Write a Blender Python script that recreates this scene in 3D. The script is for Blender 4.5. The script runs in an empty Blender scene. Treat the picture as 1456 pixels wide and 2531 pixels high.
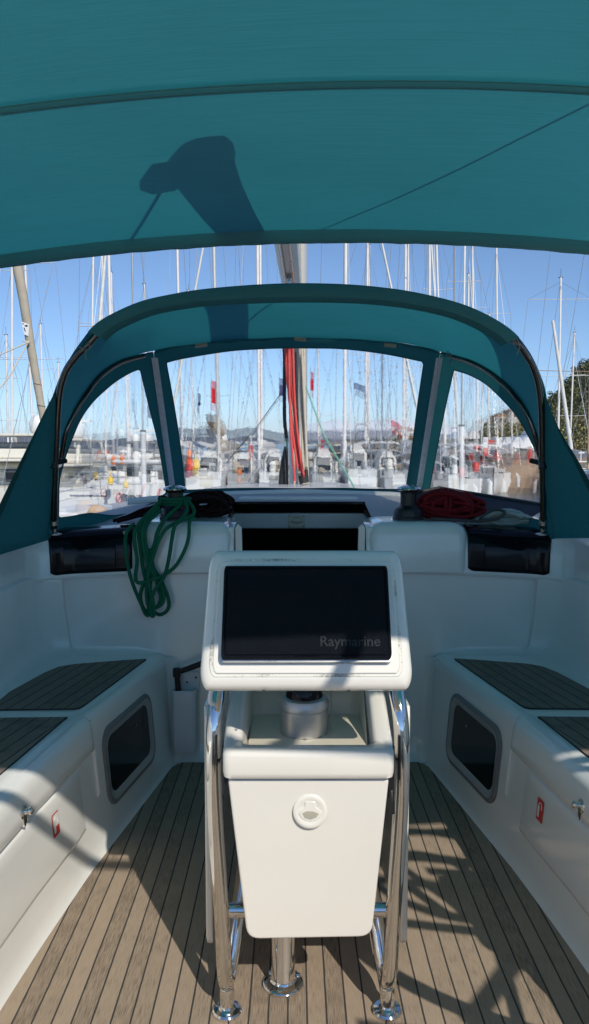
import bpy, math, random
from mathutils import Vector, Matrix, noise
random.seed(7)
R = math.radians
col = bpy.context.scene.collection
PI = math.pi

# ------------------------------------------------------------------ camera maths
CAM = Vector((-0.035, 0.0, 1.30)); PITCH = R(4.42); YAW = R(0.2); FD = 1903.5
def ray(x, y):
    a = (x-728)/FD; b = -(y-1265)/FD
    X = a; Y = math.cos(PITCH)+b*math.sin(PITCH); Z = b*math.cos(PITCH)-math.sin(PITCH)
    return Vector((X*math.cos(YAW)+Y*math.sin(YAW), -X*math.sin(YAW)+Y*math.cos(YAW), Z))
def at_y(x, y, Y):
    r = ray(x, y); return CAM + r*(Y/r.y)
def at_z(x, y, z):
    r = ray(x, y); return CAM + r*((z-CAM.z)/r.z)
def on_plane(x, y, p, n):
    r = ray(x, y); return CAM + r*((Vector(p)-CAM).dot(n)/r.dot(n))

# ------------------------------------------------------------------ materials
MATS = {}
def newmat(name):
    m = bpy.data.materials.new(name); m.use_nodes = True
    m.node_tree.nodes.clear(); MATS[name] = m
    return m, m.node_tree
def nd(t, kind, **kw):
    n = t.nodes.new(kind)
    for k, v in kw.items():
        if k.startswith('i_'):
            n.inputs[k[2:].replace('_', ' ')].default_value = v
        else: setattr(n, k, v)
    return n
def lk(t, a, ao, b, bi): t.links.new(a.outputs[ao], b.inputs[bi])
def ramp(t, stops, interp='LINEAR'):
    r = nd(t, 'ShaderNodeValToRGB'); e = r.color_ramp.elements; r.color_ramp.interpolation = interp
    while len(e) < len(stops): e.new(0.5)
    for i, (p, c) in enumerate(stops):
        e[i].position = p; e[i].color = (c[0], c[1], c[2], 1) if len(c) == 3 else c
    return r
def simple(name, c, rough=0.5, metal=0.0, var=0.12, scale=6.0, bump=0.0, coat=0.0, spec=0.5, bscale=None, stretch=(1,1,1)):
    m, t = newmat(name)
    out = nd(t, 'ShaderNodeOutputMaterial'); p = nd(t, 'ShaderNodeBsdfPrincipled')
    p.inputs['Roughness'].default_value = rough; p.inputs['Metallic'].default_value = metal
    p.inputs['Coat Weight'].default_value = coat; p.inputs['Specular IOR Level'].default_value = spec
    tc = nd(t, 'ShaderNodeTexCoord'); mp = nd(t, 'ShaderNodeMapping'); mp.inputs['Scale'].default_value = stretch
    lk(t, tc, 'Object', mp, 'Vector')
    n = nd(t, 'ShaderNodeTexNoise', i_Scale=scale, i_Detail=5.0, i_Roughness=0.6); lk(t, mp, 0, n, 'Vector')
    lo = [max(0, v*(1-var)) for v in c]; hi = [min(1, v*(1+var)) for v in c]
    r = ramp(t, [(0.3, lo), (0.7, hi)]); lk(t, n, 'Fac', r, 'Fac'); lk(t, r, 'Color', p, 'Base Color')
    rr = nd(t, 'ShaderNodeMapRange'); rr.inputs['To Min'].default_value = rough*0.8; rr.inputs['To Max'].default_value = min(1, rough*1.25)
    lk(t, n, 'Fac', rr, 'Value'); lk(t, rr, 0, p, 'Roughness')
    if bump:
        b = nd(t, 'ShaderNodeBump', i_Strength=bump, i_Distance=0.01)
        n2 = nd(t, 'ShaderNodeTexNoise', i_Scale=bscale or scale*6, i_Detail=4.0); lk(t, mp, 0, n2, 'Vector')
        lk(t, n2, 'Fac', b, 'Height'); lk(t, b, 0, p, 'Normal')
    lk(t, p, 0, out, 0)
    return m
def gelcoat(name, c, stain=0.0, rough=0.16):
    m, t = newmat(name)
    out = nd(t, 'ShaderNodeOutputMaterial'); p = nd(t, 'ShaderNodeBsdfPrincipled')
    tc = nd(t, 'ShaderNodeTexCoord')
    n = nd(t, 'ShaderNodeTexNoise', i_Scale=2.5, i_Detail=6.0, i_Roughness=0.65); lk(t, tc, 'Object', n, 'Vector')
    r = ramp(t, [(0.3, [v*0.95 for v in c]), (0.65, c)]); lk(t, n, 'Fac', r, 'Fac')
    n2 = nd(t, 'ShaderNodeTexNoise', i_Scale=14.0, i_Detail=8.0, i_Roughness=0.75); lk(t, tc, 'Object', n2, 'Vector')
    r2 = ramp(t, [(0.60, (0, 0, 0)), (0.78, (1, 1, 1))]); lk(t, n2, 'Fac', r2, 'Fac')
    mx = nd(t, 'ShaderNodeMix', data_type='RGBA'); mx.inputs['B'].default_value = (0.42, 0.37, 0.28, 1)
    ml = nd(t, 'ShaderNodeMath', operation='MULTIPLY'); ml.inputs[1].default_value = stain; lk(t, r2, 0, ml, 0)
    lk(t, ml, 0, mx, 'Factor'); lk(t, r, 0, mx, 'A'); lk(t, mx, 'Result', p, 'Base Color')
    # fine scuffs in gloss
    n3 = nd(t, 'ShaderNodeTexNoise', i_Scale=45.0, i_Detail=6.0, i_Roughness=0.8); lk(t, tc, 'Object', n3, 'Vector')
    rr = nd(t, 'ShaderNodeMapRange'); rr.inputs['From Min'].default_value = 0.35; rr.inputs['From Max'].default_value = 0.7
    rr.inputs['To Min'].default_value = rough; rr.inputs['To Max'].default_value = rough+0.07
    lk(t, n3, 'Fac', rr, 'Value'); lk(t, rr, 0, p, 'Roughness')
    b = nd(t, 'ShaderNodeBump', i_Strength=0.012, i_Distance=0.02); lk(t, n, 'Fac', b, 'Height'); lk(t, b, 0, p, 'Normal')
    p.inputs['Coat Weight'].default_value = 0.6; p.inputs['Coat Roughness'].default_value = 0.06
    lk(t, p, 0, out, 0)
    return m
def fabric(name, dc, tc_, fold=0.0):
    m, t = newmat(name)
    out = nd(t, 'ShaderNodeOutputMaterial')
    tc = nd(t, 'ShaderNodeTexCoord'); mp = nd(t, 'ShaderNodeMapping'); mp.inputs['Scale'].default_value = (1.2, 40, 40)
    lk(t, tc, 'Object', mp, 'Vector')
    n = nd(t, 'ShaderNodeTexNoise', i_Scale=3.0, i_Detail=5.0, i_Roughness=0.7); lk(t, mp, 0, n, 'Vector')
    nb = nd(t, 'ShaderNodeTexNoise', i_Scale=1.3, i_Detail=4.0); lk(t, tc, 'Object', nb, 'Vector')
    ad = nd(t, 'ShaderNodeMath', operation='ADD'); lk(t, n, 'Fac', ad, 0); lk(t, nb, 'Fac', ad, 1)
    def colr(c):
        r = ramp(t, [(0.35, [v*0.88 for v in c]), (0.75, [min(1, v*1.1) for v in c])])
        h = nd(t, 'ShaderNodeMath', operation='MULTIPLY'); h.inputs[1].default_value = 0.5; lk(t, ad, 0, h, 0); lk(t, h, 0, r, 'Fac')
        return r
    d = nd(t, 'ShaderNodeBsdfDiffuse'); lk(t, colr(dc), 0, d, 'Color')
    tr = nd(t, 'ShaderNodeBsdfTranslucent'); lk(t, colr(tc_), 0, tr, 'Color')
    b = nd(t, 'ShaderNodeBump', i_Strength=0.35, i_Distance=0.004); lk(t, n, 'Fac', b, 'Height')
    nw = nd(t, 'ShaderNodeTexNoise', i_Scale=2.2, i_Detail=3.0); lk(t, tc, 'Object', nw, 'Vector')
    b2 = nd(t, 'ShaderNodeBump', i_Strength=0.5, i_Distance=0.03); lk(t, nw, 'Fac', b2, 'Height'); lk(t, b, 0, b2, 'Normal')
    lk(t, b2, 0, d, 'Normal'); lk(t, b2, 0, tr, 'Normal')
    mx = nd(t, 'ShaderNodeMixShader'); mx.inputs[0].default_value = 0.5
    lk(t, d, 0, mx, 1); lk(t, tr, 0, mx, 2); lk(t, mx, 0, out, 0)
    return m
def teak(name, c, pitch=0.0450, seam_w=0.0038, shift=0.0):
    """planks along V, laid across U (metres, UV map)"""
    m, t = newmat(name)
    out = nd(t, 'ShaderNodeOutputMaterial'); p = nd(t, 'ShaderNodeBsdfPrincipled')
    uv = nd(t, 'ShaderNodeUVMap'); sp = nd(t, 'ShaderNodeSeparateXYZ'); lk(t, uv, 0, sp, 0)
    # slight wander of the seams
    wn = nd(t, 'ShaderNodeTexNoise', i_Scale=3.0, i_Detail=3.0); lk(t, uv, 0, wn, 'Vector')
    wm = nd(t, 'ShaderNodeMath', operation='MULTIPLY_ADD'); wm.inputs[1].default_value = 0.004; wm.inputs[2].default_value = shift-0.002
    lk(t, wn, 'Fac', wm, 0)
    ua = nd(t, 'ShaderNodeMath', operation='ADD'); lk(t, sp, 'X', ua, 0); lk(t, wm, 0, ua, 1)
    dv = nd(t, 'ShaderNodeMath', operation='DIVIDE'); dv.inputs[1].default_value = pitch; lk(t, ua, 0, dv, 0)
    fr = nd(t, 'ShaderNodeMath', operation='FRACT'); lk(t, dv, 0, fr, 0)
    fl = nd(t, 'ShaderNodeMath', operation='FLOOR'); lk(t, dv, 0, fl, 0)
    sb = nd(t, 'ShaderNodeMath', operation='SUBTRACT'); sb.inputs[1].default_value = 0.5; lk(t, fr, 0, sb, 0)
    ab = nd(t, 'ShaderNodeMath', operation='ABSOLUTE'); lk(t, sb, 0, ab, 0)      # .5 at seam
    en = nd(t, 'ShaderNodeTexNoise', i_Scale=160.0, i_Detail=3.0); lk(t, uv, 0, en, 'Vector')
    em = nd(t, 'ShaderNodeMath', operation='MULTIPLY_ADD'); em.inputs[1].default_value = 0.022; em.inputs[2].default_value = -0.011; lk(t, en, 'Fac', em, 0)
    ab2 = nd(t, 'ShaderNodeMath', operation='ADD'); lk(t, ab, 0, ab2, 0); lk(t, em, 0, ab2, 1)
    h = 0.5-seam_w/pitch/2
    sm = nd(t, 'ShaderNodeMapRange'); sm.inputs['From Min'].default_value = h-0.012; sm.inputs['From Max'].default_value = h+0.006; lk(t, ab2, 0, sm, 'Value')
    # per plank tone
    wh = nd(t, 'ShaderNodeTexWhiteNoise', noise_dimensions='1D'); lk(t, fl, 0, wh, 'W')
    # grain, stretched along V, offset per plank
    cb = nd(t, 'ShaderNodeCombineXYZ')
    g1 = nd(t, 'ShaderNodeMath', operation='MULTIPLY'); g1.inputs[1].default_value = 800; lk(t, sp, 'X', g1, 0)
    g2 = nd(t, 'ShaderNodeMath', operation='MULTIPLY'); g2.inputs[1].default_value = 22; lk(t, sp, 'Y', g2, 0)
    g3 = nd(t, 'ShaderNodeMath', operation='MULTIPLY'); g3.inputs[1].default_value = 17; lk(t, fl, 0, g3, 0)
    lk(t, g1, 0, cb, 0); lk(t, g2, 0, cb, 1); lk(t, g3, 0, cb, 2)
    gn = nd(t, 'ShaderNodeTexNoise', i_Scale=1.0, i_Detail=4.0, i_Roughness=0.6); lk(t, cb, 0, gn, 'Vector')
    pn = nd(t, 'ShaderNodeTexNoise', i_Scale=11.0, i_Detail=6.0, i_Roughness=0.6); lk(t, uv, 0, pn, 'Vector')
    pn2 = nd(t, 'ShaderNodeMath', operation='MULTIPLY_ADD'); pn2.inputs[1].default_value = 0.28; pn2.inputs[2].default_value = 0.36; lk(t, pn, 'Fac', pn2, 0)
    a1 = nd(t, 'ShaderNodeMath', operation='MULTIPLY_ADD'); a1.inputs[1].default_value = 0.22; lk(t, wh, 'Value', a1, 0); lk(t, gn, 'Fac', a1, 2)
    a2 = nd(t, 'ShaderNodeMath', operation='ADD'); lk(t, a1, 0, a2, 0); lk(t, pn2, 0, a2, 1)
    r = ramp(t, [(0.62, [v*0.50 for v in c]), (1.12/1.5, c), (0.98, [min(1, v*1.25) for v in c])])
    mr = nd(t, 'ShaderNodeMapRange'); mr.inputs['From Min'].default_value = 0.0; mr.inputs['From Max'].default_value = 1.48; lk(t, a2, 0, mr, 'Value')
    lk(t, mr, 0, r, 'Fac')
    mx = nd(t, 'ShaderNodeMix', data_type='RGBA'); mx.inputs['B'].default_value = (0.05, 0.05, 0.048, 1)
    lk(t, sm, 0, mx, 'Factor'); lk(t, r, 0, mx, 'A'); lk(t, mx, 'Result', p, 'Base Color')
    p.inputs['Roughness'].default_value = 0.75; p.inputs['Specular IOR Level'].default_value = 0.25
    hb = nd(t, 'ShaderNodeMath', operation='MULTIPLY_ADD'); hb.inputs[1].default_value = -2.5; lk(t, sm, 0, hb, 0); lk(t, gn, 'Fac', hb, 2)
    b = nd(t, 'ShaderNodeBump', i_Strength=0.6, i_Distance=0.0012); lk(t, hb, 0, b, 'Height'); lk(t, b, 0, p, 'Normal')
    lk(t, p, 0, out, 0)
    return m
def ropemat(name, c, c2=None):
    m, t = newmat(name)
    out = nd(t, 'ShaderNodeOutputMaterial'); p = nd(t, 'ShaderNodeBsdfPrincipled'); p.inputs['Roughness'].default_value = 0.85
    p.inputs['Specular IOR Level'].default_value = 0.2
    uv = nd(t, 'ShaderNodeUVMap'); mp = nd(t, 'ShaderNodeMapping'); mp.inputs['Scale'].default_value = (1, 1, 1); lk(t, uv, 0, mp, 0)
    w = nd(t, 'ShaderNodeTexWave', i_Scale=60.0, i_Distortion=0.5); w.bands_direction = 'DIAGONAL'; lk(t, mp, 0, w, 'Vector')
    n = nd(t, 'ShaderNodeTexNoise', i_Scale=30.0, i_Detail=4.0); lk(t, uv, 0, n, 'Vector')
    r = ramp(t, [(0.25, [v*0.85 for v in c]), (0.8, c2 or [min(1, v*1.25) for v in c])])
    ad = nd(t, 'ShaderNodeMath', operation='MULTIPLY_ADD'); ad.inputs[1].default_value = 0.5; lk(t, w, 'Fac', ad, 0)
    h = nd(t, 'ShaderNodeMath', operation='MULTIPLY'); h.inputs[1].default_value = 0.5; lk(t, n, 'Fac', h, 0); lk(t, h, 0, ad, 2)
    lk(t, ad, 0, r, 'Fac'); lk(t, r, 0, p, 'Base Color')
    b = nd(t, 'ShaderNodeBump', i_Strength=0.5, i_Distance=0.001); lk(t, ad, 0, b, 'Height'); lk(t, b, 0, p, 'Normal')
    lk(t, p, 0, out, 0)
    return m
def vinyl(name, amp=0.0011):
    m, t = newmat(name)
    out = nd(t, 'ShaderNodeOutputMaterial')
    tc = nd(t, 'ShaderNodeTexCoord')
    mp = nd(t, 'ShaderNodeMapping'); mp.inputs['Scale'].default_value = (1.0, 1.0, 1.0); lk(t, tc, 'Object', mp, 0)
    n = nd(t, 'ShaderNodeTexNoise', i_Scale=90.0, i_Detail=1.5, i_Roughness=0.5); lk(t, mp, 0, n, 'Vector')
    mp2 = nd(t, 'ShaderNodeMapping'); mp2.inputs['Scale'].default_value = (5.0, 5.0, 0.7); mp2.inputs['Rotation'].default_value = (0, 0.25, 0); lk(t, tc, 'Object', mp2, 0)
    n2 = nd(t, 'ShaderNodeTexNoise', i_Scale=1.6, i_Detail=3.0); lk(t, mp2, 0, n2, 'Vector')
    b = nd(t, 'ShaderNodeBump', i_Strength=1.0, i_Distance=amp); lk(t, n, 'Fac', b, 'Height')
    rf = nd(t, 'ShaderNodeBsdfRefraction'); rf.inputs['IOR'].default_value = 1.012; rf.inputs['Roughness'].default_value = 0.0
    rf.inputs['Color'].default_value = (1.0, 1.0, 1.0, 1); lk(t, b, 0, rf, 'Normal')
    tr = nd(t, 'ShaderNodeBsdfTransparent'); tr.inputs['Color'].default_value = (0.98, 0.98, 0.98, 1)
    mx = nd(t, 'ShaderNodeMixShader'); mx.inputs[0].default_value = 0.30; lk(t, rf, 0, mx, 1); lk(t, tr, 0, mx, 2)
    b2 = nd(t, 'ShaderNodeBump', i_Strength=1.0, i_Distance=0.05); lk(t, n2, 'Fac', b2, 'Height')
    gl = nd(t, 'ShaderNodeBsdfGlossy'); gl.inputs['Roughness'].default_value = 0.12; lk(t, b2, 0, gl, 'Normal')
    df = nd(t, 'ShaderNodeBsdfTranslucent'); df.inputs['Color'].default_value = (0.8, 0.82, 0.85, 1)
    m1 = nd(t, 'ShaderNodeMixShader'); m1.inputs[0].default_value = 0.012; lk(t, mx, 0, m1, 1); lk(t, gl, 0, m1, 2)
    m2 = nd(t, 'ShaderNodeMixShader'); m2.inputs[0].default_value = 0.004; lk(t, m1, 0, m2, 1); lk(t, df, 0, m2, 2)
    lk(t, m2, 0, out, 0)
    return m

M = {}
M['gel'] = gelcoat('white_gelcoat', (0.86, 0.85, 0.80))
M['gelw'] = gelcoat('cream_gelcoat', (0.83, 0.795, 0.715), 0.02, 0.16)
M['recess'] = gelcoat('stained_gelcoat', (0.72, 0.66, 0.52), 0.5, 0.45)
M['teak'] = teak('weathered_teak', (0.345, 0.268, 0.194))
M['teakseat'] = teak('weathered_teak_seat', (0.26, 0.205, 0.16), 0.046, 0.0038)
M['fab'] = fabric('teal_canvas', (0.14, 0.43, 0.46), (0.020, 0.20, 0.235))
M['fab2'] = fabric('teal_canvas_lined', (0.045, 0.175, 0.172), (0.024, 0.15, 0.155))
M['pocket'] = fabric('teal_canvas_pocket', (0.12, 0.32, 0.33), (0.60, 0.74, 0.72))
M['zip'] = simple('grey_zip_tape', (0.80, 0.80, 0.88), 0.6, 0, 0.1, 40)
M['vinyl'] = vinyl('clear_vinyl')
M['vinyls'] = vinyl('clear_side_vinyl', 0.0004)
M['steel'] = simple('polished_steel', (0.82, 0.80, 0.77), 0.07, 1.0, 0.04, 25)
M['steelh'] = simple('hoop_steel', (0.13, 0.125, 0.12), 0.12, 1.0, 0.06, 25)  # base darkened to stand in for dark reflections under the hood
M['steeld'] = simple('dull_steel', (0.45, 0.44, 0.42), 0.28, 1.0, 0.1, 40)
M['black'] = simple('black_plastic', (0.012, 0.012, 0.014), 0.35, 0, 0.2, 60, 0.15, bscale=900)
M['blacktex'] = simple('black_textured_cover', (0.004, 0.006, 0.010), 0.5, 0, 0.1, 60, 0.5, bscale=700, spec=0.14)
M['acryl'] = simple('black_acrylic', (0.004, 0.004, 0.007), 0.10, 0, 0.1, 20, spec=0.22)
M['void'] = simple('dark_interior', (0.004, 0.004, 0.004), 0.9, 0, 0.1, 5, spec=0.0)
M['deckg'] = simple('nonskid_deck', (0.50, 0.51, 0.50), 0.65, 0, 0.08, 5, 0.3, spec=0.25, bscale=260)
M['smoke'] = simple('smoked_acrylic_panel', (0.045, 0.045, 0.055), 0.4, 0, 0.15, 20, spec=0.2)
M['rubber'] = simple('rubber', (0.02, 0.02, 0.02), 0.6, 0, 0.2, 30)
M['greyp'] = simple('grey_frame', (0.20, 0.205, 0.20), 0.4, 0, 0.08, 20)
M['alu'] = simple('brushed_aluminium', (0.52, 0.51, 0.49), 0.38, 0.7, 0.06, 220)
M['mast'] = simple('mast_aluminium', (0.62, 0.60, 0.56), 0.42, 0.35, 0.08, 4, stretch=(1, 1, 0.2))
M['farmast'] = simple('painted_mast', (0.78, 0.75, 0.72), 0.5, 0.1, 0.06, 2)
M['woodmast'] = simple('wooden_mast', (0.42, 0.30, 0.19), 0.6, 0, 0.15, 3)
M['wire'] = simple('rigging_wire', (0.42, 0.43, 0.44), 0.4, 0.5, 0.1, 3)
M['pvc'] = simple('white_pvc', (0.75, 0.76, 0.76), 0.35, 0, 0.05, 10)
M['green'] = ropemat('green_rope', (0.012, 0.13, 0.07))
M['greenl'] = ropemat('pale_green_rope', (0.18, 0.42, 0.30))
M['red'] = ropemat('red_rope', (0.17, 0.010, 0.014))
M['redb'] = ropemat('bright_red_rope', (0.62, 0.09, 0.08))
M['maroon'] = ropemat('dark_rope', (0.014, 0.005, 0.006), (0.03, 0.010, 0.011))
M['palerope'] = ropemat('pale_rope', (0.30, 0.37, 0.33), (0.45, 0.52, 0.48))
M['creamrope'] = ropemat('cream_rope', (0.55, 0.50, 0.40))
M['blackrope'] = ropemat('black_rope', (0.02, 0.02, 0.02), (0.15, 0.15, 0.15))
M['hull'] = simple('white_hull', (0.76, 0.76, 0.74), 0.3, 0, 0.05, 1.5)
M['hull2'] = simple('cream_hull', (0.70, 0.67, 0.58), 0.35, 0, 0.06, 1.5)
M['navy'] = simple('dark_hull', (0.04, 0.055, 0.09), 0.3, 0, 0.1, 1.5)
M['grey'] = simple('grey_paint', (0.36, 0.38, 0.40), 0.5, 0, 0.1, 3)
M['glass'] = simple('tinted_cabin_glass', (0.02, 0.022, 0.028), 0.08, 0, 0.2, 3)
M['canv_w'] = simple('white_canvas', (0.72, 0.71, 0.66), 0.85, 0, 0.1, 4, 0.3, bscale=12)
M['canv_b'] = simple('beige_canvas', (0.42, 0.37, 0.29), 0.9, 0, 0.12, 5, 0.5, bscale=14)
M['canv_n'] = simple('navy_canvas', (0.03, 0.05, 0.12), 0.9, 0, 0.15, 5, 0.3)
M['canv_t'] = simple('brown_canvas', (0.30, 0.24, 0.17), 0.9, 0, 0.2, 8, 0.5)
M['flag'] = simple('red_flag', (0.60, 0.02, 0.03), 0.8, 0, 0.15, 8)
M['flagn'] = simple('blue_flag', (0.06, 0.06, 0.16), 0.8, 0, 0.3, 8)
M['orange'] = simple('orange_buoy', (0.75, 0.17, 0.03), 0.6, 0, 0.1, 4)
M['yellow'] = simple('yellow_buoy', (0.78, 0.52, 0.04), 0.6, 0, 0.1, 4)
M['redp'] = simple('red_paint', (0.62, 0.05, 0.035), 0.45, 0, 0.1, 3)
M['skin'] = simple('sun_bleached_cushion', (0.55, 0.38, 0.24), 0.8, 0, 0.15, 6)
M['quay'] = simple('quay_stone', (0.30, 0.215, 0.15), 0.9, 0, 0.45, 0.6, 0.6, bscale=2.5)
M['conc'] = simple('pontoon_concrete', (0.42, 0.41, 0.39), 0.85, 0, 0.15, 2, 0.3)
M['roof'] = simple('terracotta_roof', (0.42, 0.18, 0.10), 0.85, 0, 0.2, 3)
M['plaster'] = simple('pale_plaster', (0.62, 0.58, 0.50), 0.85, 0, 0.1, 1)
M['leaf'] = simple('pine_foliage', (0.15, 0.165, 0.075), 0.8, 0, 0.55, 0.35)
M['leaf2'] = simple('olive_foliage', (0.30, 0.27, 0.11), 0.8, 0, 0.4, 0.4)
M['bark'] = simple('bark', (0.14, 0.10, 0.07), 0.9, 0, 0.2, 5)
M['blackmark'] = simple('black_print', (0.01, 0.012, 0.012), 0.6, 0, 0.1, 20)
M['whitemark'] = simple('white_print', (0.78, 0.78, 0.76), 0.5, 0, 0.05, 20)
M['greymark'] = simple('grey_print', (0.03, 0.034, 0.038), 0.8, 0, 0.6, 700, spec=0.08)
M['dialp'] = simple('dial_plastic', (0.44, 0.42, 0.33), 0.5, 0, 0.08, 20)

def build_terrain_mats():
    m, t = newmat('hill_rock')
    out = nd(t, 'ShaderNodeOutputMaterial'); p = nd(t, 'ShaderNodeBsdfPrincipled'); p.inputs['Roughness'].default_value = 0.95
    tc = nd(t, 'ShaderNodeTexCoord'); n = nd(t, 'ShaderNodeTexNoise', i_Scale=0.12, i_Detail=8.0, i_Roughness=0.7); lk(t, tc, 'Object', n, 'Vector')
    r = ramp(t, [(0.40, (0.05, 0.065, 0.03)), (0.53, (0.13, 0.12, 0.06)), (0.60, (0.36, 0.27, 0.19)), (0.75, (0.42, 0.34, 0.25))])
    lk(t, n, 'Fac', r, 'Fac'); lk(t, r, 0, p, 'Base Color'); lk(t, p, 0, out, 0); M['hill'] = m
    m, t = newmat('mountain_forest')
    out = nd(t, 'ShaderNodeOutputMaterial'); p = nd(t, 'ShaderNodeBsdfPrincipled'); p.inputs['Roughness'].default_value = 1.0
    p.inputs['Specular IOR Level'].default_value = 0.0
    tc = nd(t, 'ShaderNodeTexCoord'); n = nd(t, 'ShaderNodeTexNoise', i_Scale=0.003, i_Detail=8.0, i_Roughness=0.7); lk(t, tc, 'Object', n, 'Vector')
    r = ramp(t, [(0.40, (0.07, 0.09, 0.07)), (0.65, (0.16, 0.15, 0.12))])
    lk(t, n, 'Fac', r, 'Fac'); lk(t, r, 0, p, 'Base Color'); lk(t, p, 0, out, 0); M['mount'] = m
    m, t = newmat('snow_mountain')
    out = nd(t, 'ShaderNodeOutputMaterial'); p = nd(t, 'ShaderNodeBsdfPrincipled'); p.inputs['Roughness'].default_value = 1.0
    p.inputs['Specular IOR Level'].default_value = 0.0
    tc = nd(t, 'ShaderNodeTexCoord'); n = nd(t, 'ShaderNodeTexNoise', i_Scale=0.0022, i_Detail=8.0, i_Roughness=0.7); lk(t, tc, 'Object', n, 'Vector')
    sp = nd(t, 'ShaderNodeSeparateXYZ'); lk(t, tc, 'Object', sp, 0)
    mr = nd(t, 'ShaderNodeMapRange'); mr.inputs['From Min'].default_value = 120; mr.inputs['From Max'].default_value = 300; lk(t, sp, 'Z', mr, 'Value')
    ad = nd(t, 'ShaderNodeMath', operation='ADD'); lk(t, mr, 0, ad, 0); lk(t, n, 'Fac', ad, 1)
    r = ramp(t, [(0.50, (0.10, 0.10, 0.09)), (0.68, (0.85, 0.84, 0.82))])
    h = nd(t, 'ShaderNodeMath', operation='MULTIPLY'); h.inputs[1].default_value = 0.75; lk(t, ad, 0, h, 0)
    lk(t, h, 0, r, 'Fac'); lk(t, r, 0, p, 'Base Color'); lk(t, p, 0, out, 0); M['snow'] = m
    m, t = newmat('harbour_water')
    out = nd(t, 'ShaderNodeOutputMaterial'); p = nd(t, 'ShaderNodeBsdfPrincipled'); p.inputs['Roughness'].default_value = 0.12
    p.inputs['Base Color'].default_value = (0.02, 0.06, 0.075, 1)
    tc = nd(t, 'ShaderNodeTexCoord'); mp = nd(t, 'ShaderNodeMapping'); mp.inputs['Scale'].default_value = (1.0, 1.8, 1); lk(t, tc, 'Object', mp, 0)
    n = nd(t, 'ShaderNodeTexNoise', i_Scale=2.2, i_Detail=5.0); lk(t, mp, 0, n, 'Vector')
    b = nd(t, 'ShaderNodeBump', i_Strength=0.6, i_Distance=0.12); lk(t, n, 'Fac', b, 'Height'); lk(t, b, 0, p, 'Normal')
    lk(t, p, 0, out, 0); M['water'] = m
build_terrain_mats()
def dirtmat():
    m, t = newmat('sealant_with_mildew')
    out = nd(t, 'ShaderNodeOutputMaterial'); p = nd(t, 'ShaderNodeBsdfPrincipled'); p.inputs['Roughness'].default_value = 0.7
    tc = nd(t, 'ShaderNodeTexCoord'); n = nd(t, 'ShaderNodeTexNoise', i_Scale=9.0, i_Detail=3.0); lk(t, tc, 'Object', n, 'Vector')
    n2 = nd(t, 'ShaderNodeTexNoise', i_Scale=240.0, i_Detail=5.0); lk(t, tc, 'Object', n2, 'Vector')
    ad = nd(t, 'ShaderNodeMath', operation='MULTIPLY_ADD'); ad.inputs[1].default_value = 0.45; lk(t, n2, 'Fac', ad, 0); lk(t, n, 'Fac', ad, 2)
    r = ramp(t, [(0.70, (0.76, 0.73, 0.65)), (0.80, (0.50, 0.48, 0.42)), (0.95, (0.16, 0.16, 0.14))])
    lk(t, ad, 0, r, 'Fac'); lk(t, r, 0, p, 'Base Color'); lk(t, p, 0, out, 0); M['dirt'] = m
dirtmat()

# ------------------------------------------------------------------ mesh builder
def catmull(pts, n=8, closed=False):
    pts = [Vector(p) for p in pts]; out = []; N = len(pts)
    if N < 3 and not closed: return pts
    rng = range(N if closed else N-1)
    for i in rng:
        if closed: p0, p1, p2, p3 = pts[(i-1) % N], pts[i], pts[(i+1) % N], pts[(i+2) % N]
        else: p0, p1, p2, p3 = pts[max(i-1, 0)], pts[i], pts[i+1], pts[min(i+2, N-1)]
        for k in range(n):
            s = k/n
            out.append(0.5*((2*p1)+(p2-p0)*s+(2*p0-5*p1+4*p2-p3)*s*s+(3*p1-p0-3*p2+p3)*s**3))
    if not closed: out.append(pts[-1])
    return out
def resample(pts, n):
    pts = [Vector(p) for p in pts]
    L = [0]
    for a, b in zip(pts, pts[1:]): L.append(L[-1]+(b-a).length)
    out = []; j = 0
    for i in range(n):
        s = L[-1]*i/(n-1)
        while j < len(L)-2 and L[j+1] < s: j += 1
        d = L[j+1]-L[j]; out.append(pts[j].lerp(pts[j+1], (s-L[j])/d if d > 1e-9 else 0))
    return out

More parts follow.
